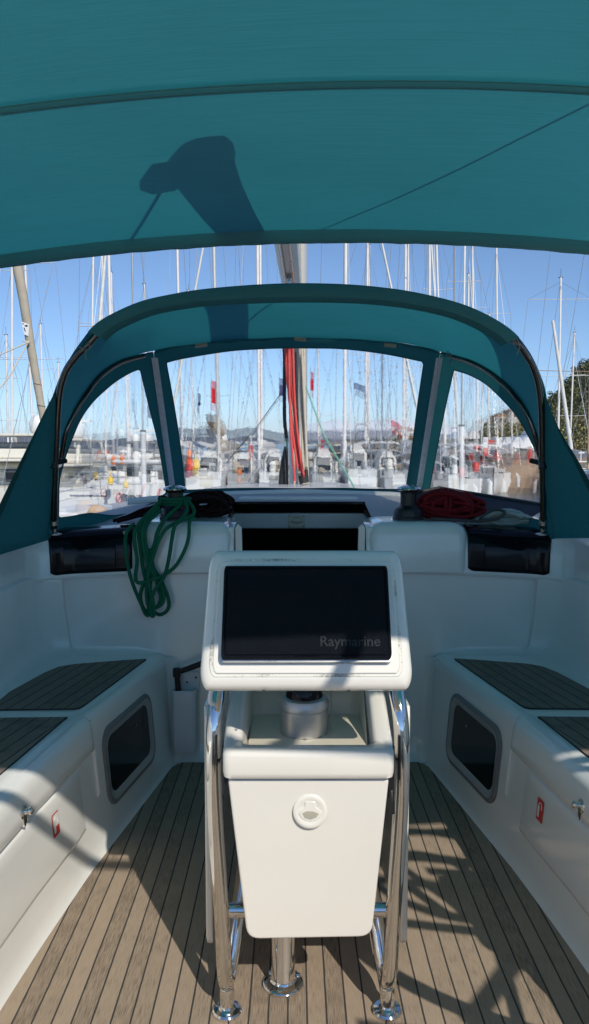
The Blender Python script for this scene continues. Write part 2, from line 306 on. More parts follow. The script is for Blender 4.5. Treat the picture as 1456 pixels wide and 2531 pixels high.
class MB:
    def __init__(s): s.v = []; s.f = []; s.mi = []; s.uv = {}
    def add(s, vs, fs, mi=0, uvs=None):
        o = len(s.v); s.v += [tuple(v) for v in vs]
        for k, f in enumerate(fs):
            if uvs: s.uv[len(s.f)] = [uvs[i] for i in f]
            s.f.append([i+o for i in f]); s.mi.append(mi)
        return s
    def box(s, lo, hi, mi=0, mat=None):
        x0, y0, z0 = lo; x1, y1, z1 = hi
        vs = [Vector(p) for p in ((x0,y0,z0),(x1,y0,z0),(x1,y1,z0),(x0,y1,z0),(x0,y0,z1),(x1,y0,z1),(x1,y1,z1),(x0,y1,z1))]
        if mat: vs = [mat @ v for v in vs]
        return s.add(vs, [(0,3,2,1),(4,5,6,7),(0,1,5,4),(1,2,6,5),(2,3,7,6),(3,0,4,7)], mi)
    def tube(s, pts, r, n=10, closed=False, mi=0, cap=True, uvs=True, flat=1.0):
        pts = [Vector(p) for p in pts]; N = len(pts)
        rs = r if isinstance(r, (list, tuple)) else [r]*N
        if len(rs) != N: rs = [rs[0]+(rs[-1]-rs[0])*i/(N-1) for i in range(N)]
        vs = []; uv = []; up = None; L = 0
        for i, p in enumerate(pts):
            if closed: t = pts[(i+1) % N]-pts[i-1]
            else: t = pts[min(i+1, N-1)]-pts[max(i-1, 0)]
            if t.length < 1e-9: t = Vector((0, 0, 1))
            t.normalize()
            if up is None:
                up = Vector((0, 0, 1)) if abs(t.z) < 0.9 else Vector((0, 1, 0))
            a = t.cross(up)
            if a.length < 1e-6: a = t.cross(Vector((1, 0, 0)))
            a.normalize(); b = a.cross(t).normalized(); up = b
            if i: L += (p-pts[i-1]).length
            for k in range(n):
                th = 2*PI*k/n; vs.append(p+a*math.cos(th)*rs[i]+b*math.sin(th)*rs[i]*flat); uv.append((k/n*0.05, L))
        fs = []
        for i in range(N if closed else N-1):
            j = (i+1) % N
            for k in range(n): fs.append((i*n+k, i*n+(k+1) % n, j*n+(k+1) % n, j*n+k))
        if cap and not closed:
            fs.append(tuple(range(n-1, -1, -1))); fs.append(tuple((N-1)*n+k for k in range(n)))
        return s.add(vs, fs, mi, uv if uvs else None)
    def lathe(s, prof, origin=(0,0,0), axis=None, n=24, mi=0):
        """prof: (radius, height) pairs"""
        o = Vector(origin); q = Vector((0,0,1)).rotation_difference(Vector(axis or (0,0,1)).normalized())
        vs = []
        for r, h in prof:
            for k in range(n):
                th = 2*PI*k/n; vs.append(o+q @ Vector((r*math.cos(th), r*math.sin(th), h)))
        fs = []
        for i in range(len(prof)-1):
            for k in range(n): fs.append((i*n+k, i*n+(k+1) % n, (i+1)*n+(k+1) % n, (i+1)*n+k))
        fs.append(tuple(range(n-1, -1, -1))); fs.append(tuple((len(prof)-1)*n+k for k in range(n)))
        return s.add(vs, fs, mi)
    def loft(s, rows, mi=0, closed=False, uvs=None, flip=False):
        n = len(rows[0]); vs = [p for r in rows for p in r]; fs = []
        for i in range(len(rows)-1):
            for k in range(n if closed else n-1):
                k2 = (k+1) % n; f = (i*n+k, i*n+k2, (i+1)*n+k2, (i+1)*n+k)
                fs.append(f[::-1] if flip else f)
        u = [p for r in uvs for p in r] if uvs else None
        return s.add(vs, fs, mi, u)
    def prism(s, poly, vec, mi=0):
        n = len(poly); v = Vector(vec); a = [Vector(p) for p in poly]; b = [p+v for p in a]
        fs = [tuple(range(n)), tuple(range(2*n-1, n-1, -1))]+[(k, k+n, (k+1) % n+n, (k+1) % n) for k in range(n)]
        return s.add(a+b, fs, mi)
    def sphere(s, c, r, n=12, m=8, mi=0, sc=(1,1,1)):
        prof = [(max(1e-4, math.sin(PI*i/m))*r, -math.cos(PI*i/m)*r) for i in range(m+1)]
        k0 = len(s.v); s.lathe(prof, (0,0,0), None, n, mi)
        for i in range(k0, len(s.v)):
            v = s.v[i]; s.v[i] = (v[0]*sc[0]+c[0], v[1]*sc[1]+c[1], v[2]*sc[2]+c[2])
        return s
    def build(s, name, mats, parent=None, smooth=40, bevel=0, seg=2, sub=0, loc=None, recalc=True, matrix=None):
        me = bpy.data.meshes.new(name)
        base = Vector(loc) if loc is not None else Vector((0,0,0))
        me.from_pydata([tuple(Vector(v)-base) for v in s.v], [], s.f)
        if not isinstance(mats, (list, tuple)): mats = [mats]
        for m in mats: me.materials.append(M[m] if isinstance(m, str) else m)
        for p, mi in zip(me.polygons, s.mi): p.material_index = mi
        if s.uv:
            ul = me.uv_layers.new(name='UVMap')
            for p in me.polygons:
                u = s.uv.get(p.index)
                if u:
                    for li, c in zip(p.loop_indices, u): ul.data[li].uv = c
        if recalc:
            import bmesh
            bm = bmesh.new(); bm.from_mesh(me); bmesh.ops.recalc_face_normals(bm, faces=bm.faces); bm.to_mesh(me); bm.free()
        if smooth:
            me.shade_smooth(); me.set_sharp_from_angle(angle=R(smooth))
        o = bpy.data.objects.new(name, me); col.objects.link(o); o.location = base
        if parent is not None:
            o.parent = parent
            if loc is None: o.location = -parent.location if parent.type == 'EMPTY' and parent.parent is None else (0,0,0)
        if bevel:
            b = o.modifiers.new('bevel', 'BEVEL'); b.width = bevel; b.segments = seg; b.limit_method = 'ANGLE'; b.angle_limit = R(35)
        if sub:
            b = o.modifiers.new('subd', 'SUBSURF'); b.levels = sub; b.render_levels = sub
        return o

def tag(o, label=None, cat=None, group=None, kind=None):
    if label: o['label'] = label
    if cat: o['category'] = cat
    if group: o['group'] = group
    if kind: o['kind'] = kind
    return o
def thing(name, label, cat, loc=(0,0,0), group=None):
    o = bpy.data.objects.new(name, None); col.objects.link(o); o.location = loc; o.empty_display_size = 0.1
    return tag(o, label, cat, group)
def child(mb, name, mats, parent, **kw):
    """mesh built in world coordinates, parented with its place kept"""
    o = mb.build(name, mats, None, **kw)
    o.parent = parent
    w = Vector((0,0,0)); q = parent
    while q is not None: w += q.location; q = q.parent
    o.location = o.location - w
    return o
def rrect(w, h, r, n=6):
    pts = []
    for cx, cy, a0 in ((w/2-r, h/2-r, 0), (-w/2+r, h/2-r, 90), (-w/2+r, -h/2+r, 180), (w/2-r, -h/2+r, 270)):
        for k in range(n+1):
            a = R(a0+90*k/n); pts.append((cx+r*math.cos(a), cy+r*math.sin(a)))
    return pts
def rtrap(wt, wb, h, r, n=6, crown=0.0):
    """rounded trapezoid, top width wt, bottom wb, with a crowned top and bottom"""
    out = []
    for x, y in rrect(1, h, r, n):
        t = (y/h)+0.5; out.append((x*(wb+(wt-wb)*t), y+crown*(1-(2*x)**2)*(1 if y > 0 else -1)*(0.5+abs(y)/h)))
    return out
def frame_mat(origin, xaxis, yaxis):
    x = Vector(xaxis).normalized(); y = Vector(yaxis).normalized(); z = x.cross(y)
    m = Matrix((x, y, z)).transposed().to_4x4(); m.translation = Vector(origin)
    return m
def textmesh(s, size, mat4, extrude=0.0005):
    cu = bpy.data.curves.new('txt', 'FONT'); cu.body = s; cu.size = size; cu.extrude = extrude; cu.offset = size*0.012
    o = bpy.data.objects.new('txt', cu); col.objects.link(o)
    bpy.context.view_layer.update()
    me = bpy.data.meshes.new_from_object(o)
    vs = [mat4 @ v.co for v in me.vertices]; fs = [tuple(p.vertices) for p in me.polygons]
    bpy.data.objects.remove(o); bpy.data.curves.remove(cu); bpy.data.meshes.remove(me)
    mb = MB(); mb.add(vs, fs)
    return mb

# ================================================================== OWN BOAT
boat = thing('sailboat', 'white sailboat cockpit with teak floor and teak seats, seen from its helm', 'sailboat', (0, 0, 0))
WATER = -1.10

# half outlines (Y, half width)
def interp(tab, y):
    if y <= tab[0][0]: return tab[0][1]
    for (a, b), (c, d) in zip(tab, tab[1:]):
        if y <= c: return b+(d-b)*(y-a)/(c-a)
    return tab[-1][1]
FLOOR = [(-1.5, .78), (1.0, .76), (1.7, .714), (1.8, .706), (1.95, .692), (2.1, .676), (2.3, .655), (2.54, .617), (2.92, .559), (3.16, .52)]
LIP = [(-1.5, .84), (1.0, .815), (1.97, .757), (2.4, .71), (2.49, .691), (3.1, .583), (3.2, .565)]
COAM = [(-1.5, 1.12), (1.0, 1.10), (2.6, 1.08), (3.3, 1.075)]
BY = 3.20    # bulkhead

# --- cockpit sole
mb = MB(); rows = []; uvr = []
ys = [-1.5+0.1*i for i in range(0, 47)]+[3.155]
ys = [y for y in ys if y < 3.15]+[3.152]
for y in ys:
    w = interp(FLOOR, y)+0.006
    if y > 3.11: w -= 0.03*(y-3.11)/0.04
    xs = [-w+2*w*i/24 for i in range(25)]
    rows.append([(x, y, 0.0) for x in xs]); uvr.append([(x, y) for x in xs])
mb.loft(rows, uvs=uvr)
child(mb, 'cockpit_floor', 'teak', boat)
mb = MB(); mb.box((-0.9, -1.5, -0.05), (0.9, 3.3, -0.006)); child(mb, 'floor_base', 'gel', boat)

# --- seats, footwell walls and coaming: one continuous moulding
SEAT_Z = 0.452
def side_moulding(sgn):
    mb = MB(); rows = []
    ys = [-1.5, -0.5, 0.5, 1.0, 1.4]+[1.6+0.08*i for i in range(20)]+[3.15, BY]
    for y in ys:
        f = interp(FLOOR, y); l = interp(LIP, y); c = interp(COAM, y)
        # corner radius of the coaming towards the bulkhead
        if y > 3.04: c -= (0.10*(1-math.sqrt(max(0, 1-((y-3.04)/0.16)**2))))
        d = l-f
        up = 0.0
        row = [(f, -0.004), (f+d*.10, 0.004), (f+d*.22, 0.018), (f+d*.33, 0.045), (f+d*.42, 0.09), (f+d*.55, 0.18), (f+d*.70, 0.29),
               (f+d*.80, 0.37), (f+d*.86, 0.405), (l-0.004, 0.430), (l+0.012, 0.446), (l+0.030, SEAT_Z), (l+0.06, SEAT_Z),
               (c-0.07, SEAT_Z+0.001), (c-0.03, SEAT_Z+0.010), (c-0.006, SEAT_Z+0.035), (c+0.002, SEAT_Z+0.09), (c+0.012, 0.62), (c+0.022, 0.76),
               (c+0.026, 0.788), (c+0.042, 0.796), (c+0.040, 0.804), (c+0.044, 0.88), (c+0.052, 0.93), (c+0.075, 0.962), (c+0.12, 0.975),
               (c+0.26, 0.97), (c+0.33, 0.94), (c+0.36, 0.86), (c+0.38, 0.76), (c+0.44, 0.745), (1.86, 0.74)]
        rows.append([(sgn*x, y, z) for x, z in row])
    mb.loft(rows, flip=(sgn < 0))
    return mb
for sg in (-1, 1):
    child(side_moulding(sg), 'seat_moulding', 'gel', boat, smooth=50)

# --- bulkhead facing the cockpit
def bulk_profile(x):
    """rows of (y, z) from the floor up, at |x|"""
    return [(BY-0.05, -0.004), (BY-0.035, 0.006), (BY-0.012, 0.03), (BY, 0.07), (BY+0.002, 0.3), (BY+0.010, 0.60), (BY+0.016, 0.76), (BY+0.018, 0.800)]
mb = MB(); rows = []
for i in range(49):
    x = -1.12+2.24*i/48
    rows.append([(x, y+0.0*abs(x), z) for y, z in bulk_profile(x)])
mb.loft(rows, flip=True)
child(mb, 'bulkhead', 'gel', boat, smooth=50)
BZ = [(0.0, -0.03), (0.03, -0.010), (0.07, 0.0), (0.3, 0.002), (0.6, 0.010), (0.76, 0.016), (0.80, 0.018)]
# inner corner fillets (seat wall to bulkhead)
for sg in (-1, 1):
    mb = MB(); rows = []
    for z in (0.0, 0.04, 0.1, 0.2, 0.3, 0.4, 0.44):
        l = interp(FLOOR, 3.14)+(interp(LIP, 3.14)-interp(FLOOR, 3.14))*min(1, (0.33+z*1.5))
        row = []
        for k in range(7):
            a = k/6*PI/2; rr = 0.075
            row.append((sg*(l+0.004-rr+rr*math.sin(a)), BY+interp(BZ, z)+0.0018-rr+rr*math.cos(a), z))
        rows.append(row)
    mb.loft(rows, flip=(sg > 0)); child(mb, 'corner_fillet', 'gel', boat)
    # coaming to bulkhead fillet
    mb = MB(); rows = []
    for z, o in ((SEAT_Z, 0), (0.6, .010), (0.76, .022), (0.79, .026)):
        row = []
        for k in range(9):
            a = k/8*PI/2; rr = 0.13; c = 1.077+o
            row.append((sg*(c-rr+rr*math.sin(a)), BY+interp(BZ, z)+0.0018-rr+rr*math.cos(a), z))
        rows.append(row)
    mb.loft(rows, flip=(sg > 0)); child(mb, 'corner_fillet', 'gel', boat)
# seat back cove along the bulkhead
for sg in (-1, 1):
    mb = MB(); rows = []
    for i in range(13):
        x = 0.60+(1.075-0.60)*i/12
        q_ = 0.004+0.030*min(1, (x-0.60)/0.09)**.7; rows.append([(sg*x, BY-q_+(q_+.006)*math.sin(a), SEAT_Z-0.002+q_-q_*math.cos(a)) for a in [PI/2*k/8 for k in range(9)]])
    mb.loft(rows, flip=(sg < 0)); child(mb, 'seat_cove', 'gel', boat)

# --- upper band of the bulkhead (coachroof aft face) with swept corners
def upper_path(a, b, n=30):
    """(x, y, nx, ny, s) along the band outward from |x|=a; s beyond 0.93 turns the corner and runs aft"""
    pts = []; r = 0.19; xs = 0.93; L1 = r*PI/2
    for i in range(n):
        s_ = a+(b-a)*i/(n-1)
        if s_ <= xs: pts.append((s_, BY+0.006, 0.0, 1.0, s_))
        elif s_ <= xs+L1:
            t = (s_-xs)/r; pts.append((xs+r*math.sin(t), BY+0.006-r*(1-math.cos(t)), math.sin(t), math.cos(t), s_))
        else:
            d = s_-xs-L1; pts.append((xs+r+0.012*d, BY+0.006-r-d, 1.0, 0.0, s_))
    return pts
def band_pt(sg, P, d, z):
    x, y, nx, ny, s_ = P
    drop = 0.030*max(0, (s_-0.45)/0.7)**1.3 if s_ < 1.6 else 0.030*max(0, (1.6-0.45)/0.7)**1.3
    return Vector((sg*(x+nx*d), y+ny*d, z-drop))
UP = [(0.004, 0.790), (0.0, 0.797), (-0.004, 0.803), (0.0, 0.812), (0.006, 0.90), (0.014, 0.940), (0.034, 0.968), (0.07, 0.984), (0.14, 0.992), (0.24, 0.99)]
for sg in (-1, 1):
    mb = MB(); rows = [[band_pt(sg, P, d, z) for d, z in UP] for P in upper_path(0.28, 3.4, 90)]
    mb.loft(rows, flip=(sg > 0)); child(mb, 'coachroof_edge', 'gel', boat, smooth=60)
    mb = MB(); rows = []
    pa = upper_path(0.705, 1.045, 28)
    for i, P in enumerate(pa):
        e = min(i, len(pa)-1-i); cut = 0.012*(1 if e == 0 else (0.3 if e == 1 else 0))
        rows.append([band_pt(sg, P, d-0.0045, z) for d, z in ((0.001, 0.812+cut), (0.002, 0.83), (0.006, 0.90), (0.011, 0.944), (0.028, 0.972), (0.068, 0.989), (0.13-cut, 0.9975))])
    mb.loft(rows, flip=(sg > 0)); o = child(mb, 'portlight', 'acryl', boat, smooth=60)
    sm = o.modifiers.new('thick', 'SOLIDIFY'); sm.thickness = 0.005; sm.offset = -1
    mb = MB(); rows = []
    for P in upper_path(0.775, 0.99, 14): rows.append([band_pt(sg, P, d-0.0115, z) for d, z in ((0.003, 0.835), (0.007, 0.90), (0.0135, 0.935), (0.030, 0.963))])
    mb.loft(rows, flip=(sg > 0)); child(mb, 'portlight_pane', 'acryl', o)

# --- coachroof top
def roof_z(x, y):
    t = min(1, max(0, (y-3.3)/1.0))
    z = 0.985+0.095*t*t*(3-2*t)
    z -= 0.16*max(0, abs(x)-0.35)**1.5*(0.25+0.75*t)
    if y > 4.5: z -= 0.03*(y-4.5)**1.2
    return z
mb = MB()
def patch(x0, x1, y0, y1, nx, ny):
    rows = []
    for j in range(ny+1):
        y = y0+(y1-y0)*j/ny
        rows.append([(x0+(x1-x0)*i/nx, y, roof_z(x0+(x1-x0)*i/nx, y)) for i in range(nx+1)])
    mb.loft(rows)
patch(-1.22, -0.335, 3.33, 3.93, 10, 6); patch(0.335, 1.22, 3.33, 3.93, 10, 6); patch(-1.22, 1.22, 3.93, 7.4, 22, 20)
# side walls of coachroof down to deck
for sg in (-1, 1):
    rows = []
    for j in range(21):
        y = 3.33+(7.4-3.33)*j/20; rows.append([(sg*1.22, y, roof_z(1.22, y)), (sg*1.27, y, 0.72)])
    mb.loft(rows)
rows = [[(x, 7.4, roof_z(x, 7.4)), (x, 7.8, 0.72)] for x in [-1.22+0.2*i for i in range(13)]]
mb.loft(rows)
child(mb, 'coachroof', 'deckg', boat, smooth=50)
# raised lip at the windscreen foot
mb = MB(); mb.tube([(-0.9, 4.02, 1.045), (-0.5, 4.17, 1.070), (0, 4.22, 1.082), (0.5, 4.17, 1.070), (0.9, 4.02, 1.045)], 0.018, 8)
child(mb, 'splash_rail', 'gel', boat)
# companionway: jambs, well, dark inside, sliding hatch
for sg in (-1, 1):
    mb = MB(); mb.prism([(sg*0.276, BY+0.02, 0.3), (sg*0.305, BY+0.02, 0.3), (sg*0.350, 3.93, 0.3), (sg*0.332, 3.93, 0.3)], (0, 0, 0.688))
    child(mb, 'companionway_jamb', 'gel', boat, bevel=0.006)
mb = MB(); mb.box((-0.331, 3.90, 0.915), (0.331, 3.93, 0.990)); mb.box((-0.300, 3.931, 0.2), (0.300, 3.95, 0.99))
child(mb, 'companionway_end_panel', 'deckg', boat, bevel=0.004)
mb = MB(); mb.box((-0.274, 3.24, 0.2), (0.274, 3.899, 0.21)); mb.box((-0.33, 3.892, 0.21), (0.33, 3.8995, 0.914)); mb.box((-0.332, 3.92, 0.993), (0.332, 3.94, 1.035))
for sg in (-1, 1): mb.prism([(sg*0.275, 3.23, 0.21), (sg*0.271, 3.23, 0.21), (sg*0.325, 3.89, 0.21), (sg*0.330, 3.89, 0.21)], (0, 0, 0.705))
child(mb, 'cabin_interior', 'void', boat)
mb = MB(); mb.box((-0.34, 3.90, 1.036), (0.34, 4.75, 1.050)); child(mb, 'sliding_hatch', 'acryl', boat, bevel=0.003)
mb = MB(); mb.box((-0.31, 3.97, 1.053), (0.31, 4.12, 1.068)); 
child(mb, 'hatch_garage', 'gel', boat, bevel=0.008)
for sg in (-1, 1):
    mb = MB(); mb.prism([(sg*0.272, 3.21, 0.5), (sg*0.272, 3.21, 0.985), (sg*0.262, 3.21, 1.0), (sg*0.245, 3.21, 0.985), (sg*0.235, 3.21, 0.5)], (0, 0.03, 0))
    child(mb, 'washboard_slot', 'gelw', boat, bevel=0.003)
# inclinometer on the end panel
incl = MB(); c = at_y(733, 1288, 3.895)
incl.box((c.x-0.041, 3.893, c.z-0.030), (c.x+0.041, 3.899, c.z+0.032))
o = child(incl, 'inclinometer', 'dialp', boat, bevel=0.002)
mk = MB()
for rr, a0, a1 in ((0.055, 235, 305), (0.050, 238, 302)):
    mk.tube([(c.x+rr*math.cos(R(a)), 3.892, c.z+0.045+rr*math.sin(R(a))) for a in range(a0, a1, 6)], 0.0008, 5)
mk.tube([(c.x-0.024, 3.892, c.z+0.020), (c.x+0.024, 3.892, c.z+0.020)], 0.0008, 5)
for k in range(9):
    a = R(240+7.5*k); mk.tube([(c.x+0.050*math.cos(a), 3.892, c.z+0.045+0.050*math.sin(a)), (c.x+0.058*math.cos(a), 3.892, c.z+0.045+0.058*math.sin(a))], 0.0007, 4)
for sx in (-1, 1):
    for sz in (-1, 1): mk.sphere((c.x+sx*0.036, 3.892, c.z+0.001+sz*0.027), 0.003, 8, 6)
child(mk, 'dial_marks', 'blackmark', o)

# winch plinths
for sg in (-1, 1):
    mb = MB(); rows = []
    for (g, z) in ((0, 0.80), (0, 0.955), (0.010, 0.985), (0.030, 1.002), (0.06, 1.008)):
        rows.append([(sg*(0.495+x*(0.41-2*g)), BY+0.19+(y)*(0.40-2*g)-0.0, z) for x, y in [(p[0]/1.0, p[1]/1.0) for p in rrect(1, 1, 0.10, 5)]])
    mb.loft(rows, closed=True); mb.add(rows[-1], [tuple(range(len(rows[-1])))])
    child(mb, 'winch_plinth', 'gel', boat, smooth=60)

# teak on the seats
def seat_teak(sgn, poly, ang):
    mb = MB()
    ca, sa = math.cos(ang), math.sin(ang)
    top = [(sgn*x, y, SEAT_Z+0.006) for x, y in poly]
    uv = [(x*ca+y*sa, -x*sa+y*ca) for x, y in poly]
    n = len(poly)
    mb.add(top, [tuple(range(n))], 0, uv)
    bot = [(sgn*x, y, SEAT_Z-0.004) for x, y in poly]
    mb.add(top+bot, [(k, (k+1) % n, (k+1) % n+n, k+n) for k in range(n)], 1)
    return child(mb, 'seat_teak', ['teakseat', 'rubber'], boat, smooth=0)
for sg in (-1, 1):
    a = math.atan2(0.12, 0.62)
    seat_teak(sg, [(0.632, 3.10), (0.70, 3.085), (0.90, 3.025), (0.955, 2.985), (0.985, 2.90), (1.04, 2.62), (1.045, 2.475), (0.755, 2.487), (0.738, 2.498), (0.73, 2.53)], a)
    seat_teak(sg, [(0.752, 2.405), (1.04, 2.395), (1.045, 1.30), (0.86, 1.30), (0.803, 1.97), (0.757, 2.385)], a)

# aft locker fronts: a proud shell below the lip with rounded fore edge
def wall_pt(sg, y, z, off=0.0):
    f = interp(FLOOR, y); l = interp(LIP, y)
    tab = [(0.0, 0.0), (0.045, .33), (0.09, .42), (0.18, .55), (0.29, .70), (0.37, .80), (0.405, .86), (0.43, 0.95), (0.446, 1.1)]
    t = interp(tab, z); return Vector((sg*(f+(l-f)*t-off), y, z))
for sg in (-1, 1):
    mb = MB(); rows = []
    ys2 = [1.35+0.105*i for i in range(10)]+[2.40, 2.425, 2.437, 2.445]
    for y in ys2:
        o_ = 0.018*min(1, max(0.0, (2.447-y)/0.03))**0.5
        rows.append([wall_pt(sg, y, z, o) for z, o in ((0.335, -0.002), (0.337, o_*0.7), (0.345, o_), (0.37, o_), (0.40, o_), (0.422, o_), (0.437, o_*0.8), (0.448, o_*0.2-0.002))])
    mb.loft(rows, flip=(sg > 0)); child(mb, 'locker_lid_edge', 'gel', boat, smooth=60)
    mb = MB(); mb.tube([wall_pt(sg, y, 0.333, 0.001) for y in ys2[:-3]], 0.0028, 6); child(mb, 'lid_gap', 'greyp', boat)
    # shallow vertical rib down from the lid's fore end and locker panel
    mb = MB(); mb.tube([wall_pt(sg, 2.445, z, 0.002) for z in (0.43, 0.38, 0.30, 0.24, 0.19)]+[wall_pt(sg, 2.445, 0.165, -0.008)], [0.007]*5+[0.003], 8)
    child(mb, 'locker_rib', 'gel', boat)
    mb = MB(); rows = []
    for i in range(11):
        y = 1.4+(2.36-1.4)*i/10; e = 0.008 if 0 < i < 10 else -0.003
        rows.append([wall_pt(sg, y, z, o) for z, o in ((0.115, -0.003), (0.12, e*0.8), (0.13, e), (0.2, e), (0.28, e), (0.312, e), (0.320, e*0.6), (0.323, -0.003))])
    mb.loft(rows, flip=(sg > 0)); child(mb, 'locker_panel', 'gel', boat, smooth=60)
    # chrome latch
    base = wall_pt(sg, 1.93 if sg < 0 else 1.96, 0.372, 0.014)
    lt = thing  # noqa
    mb = MB(); q = Vector((-sg, 0, 0.15)).normalized()
    mb.lathe([(0.020, 0), (0.021, 0.003), (0.017, 0.006), (0.008, 0.007), (0.007, 0.016), (0.010, 0.018), (0.010, 0.024), (0.004, 0.028)], base, q, 20)
    mb.prism([base+Vector((0, -0.014, -0.004)), base+Vector((0, 0.014, -0.004)), base+Vector((0, 0.010, -0.03)), base+Vector((0, 0, -0.042)), base+Vector((0, -0.010, -0.03))], q*0.008)
    child(mb, 'locker_latch', 'steel', boat, bevel=0.001)
    # fire extinguisher sticker
    sy = 2.12 if sg < 0 else 2.20
    c0 = wall_pt(sg, sy, 0.245, 0.0095)
    up_ = (wall_pt(sg, sy, 0.29, 0)-wall_pt(sg, sy, 0.20, 0)).normalized(); al = (wall_pt(sg, sy+0.05, 0.245, 0)-wall_pt(sg, sy-0.05, 0.245, 0)).normalized()
    xa = al if sg > 0 else -al
    xa = al*(1 if sg < 0 else -1)
    fm = frame_mat(c0, xa, up_)
    st = MB(); st.add([fm @ Vector((x, y, 0)) for x, y in rrect(0.044, 0.066, 0.004, 3)], [tuple(range(16))])
    so = child(st, 'fire_sticker', 'redp', boat, smooth=0, recalc=False)
    w = MB()
    w.add([fm @ Vector((x-0.009, y-0.006, 0.0006)) for x, y in rrect(0.013, 0.036, 0.004, 3)], [tuple(range(16))])
    w.tube([fm @ Vector(p) for p in ((-0.009, 0.014, 0.0006), (-0.004, 0.022, 0.0006), (0.006, 0.022, 0.0006), (0.011, 0.012, 0.0006), (0.010, 0.004, 0.0006))], 0.0016, 4)
    child(w, 'sticker_symbol', 'whitemark', so, smooth=0)
    if sg < 0:   # the port sticker is half bleached
        w = MB(); w.add([fm @ Vector((x, y+0.012, 0.0012)) for x, y in rrect(0.038, 0.036, 0.003, 3)], [tuple(range(16))])
        child(w, 'sticker_bleached_half', 'gel', so, smooth=0)

# opening portlights low in the footwell walls
for sg in (-1, 1):
    cy, cz = 2.735, 0.235
    o0 = wall_pt(sg, cy, cz, 0.0)
    up_ = (wall_pt(sg, cy, cz+0.12)-wall_pt(sg, cy, cz-0.13)).normalized()
    al = (wall_pt(sg, cy+0.2, cz)-wall_pt(sg, cy-0.2, cz)).normalized()
    x_ = al*(1 if sg < 0 else -1); nrm = x_.cross(up_)
    if nrm.x*(-sg) < 0: x_ = -x_
    fm = frame_mat(o0, x_, up_)
    W, Hh = 0.46, 0.275
    def ring(w, h, r, z): return [fm @ Vector((x, y, z)) for x, y in rrect(w, h, r, 7)]
    pl = MB(); pl.loft([ring(W, Hh, .065, -0.002), ring(W, Hh, .065, 0.007), ring(W-.010, Hh-.010, .06, 0.010), ring(W-.032, Hh-.032, .052, 0.010)], closed=True)
    po = child(pl, 'footwell_window', 'greyp', boat, smooth=40)
    al_ = MB(); al_.loft([ring(W-.032, Hh-.032, .052, 0.010), ring(W-.078, Hh-.078, .04, 0.0022)], closed=True); child(al_, 'inner_rim', 'alu', po)
    g = MB(); rr_ = ring(W-.078, Hh-.078, .040, 0.0022); g.add(rr_, [tuple(range(len(rr_)))]); child(g, 'window_glass', 'acryl', po, smooth=0)
    k_ = MB(); k_.tube([fm @ Vector((0.06*(-1 if sg > 0 else 1)+0.008*math.cos(R(a)), 0.055+0.008*math.sin(R(a)), 0.005)) for a in range(200, 400, 20)], 0.0015, 5)
    child(k_, 'window_pull', 'steeld', po)

# hull of own boat
mb = MB(); rows = []
for i in range(26):
    s = i/25; y = -1.6+11.6*s; b = 1.87*(1-max(0, (s-0.35)/0.65)**2.3)*(0.90+0.10*min(1, s/0.3))
    b = max(b, 0.02); zt = 0.74+0.06*s*s
    row = [(-b, y, zt), (-b*1.0, y, 0.3), (-b*0.96, y, -0.5), (-b*0.8, y, -1.15), (0, y, -1.4), (b*0.8, y, -1.15), (b*0.96, y, -0.5), (b, y, 0.3), (b, y, zt)]
    rows.append(row)
mb.loft(rows); mb.add(rows[0], [tuple(range(9))])
child(mb, 'hull', 'hull', boat, smooth=50)
mb = MB(); rows = []
for i in range(26):
    s = i/25; y = -1.6+11.6*s
    if y < 7.4: continue
    b = max(0.02, 1.87*(1-max(0, (s-0.35)/0.65)**2.3)); zt = 0.735+0.06*s*s
    rows.append([(-b+0.01, y, zt), (0, y, zt+0.05), (b-0.01, y, zt)])
mb.loft(rows)
for sg in (-1, 1):
    rr = []
    for i in range(14):
        y = 3.2+i*0.36; s = (y+1.6)/11.6; b = max(0.02, 1.87*(1-max(0, (s-0.35)/0.65)**2.3)); rr.append([(sg*min(1.24, b-0.02), y, 0.735), (sg*(b-0.01), y, 0.735+0.05*s*s)])
    mb.loft(rr)
child(mb, 'foredeck', 'gel', boat)
# outer coaming top/side deck strip between coaming and bulkhead ends already part of the moulding

# ================================================================== COCKPIT TABLE with chartplotter pod
table = thing('cockpit_table', 'white drop-leaf cockpit table on steel posts with a covered chartplotter pod on top', 'table', (0.0, 1.75, 0.0))
TX = 0.0
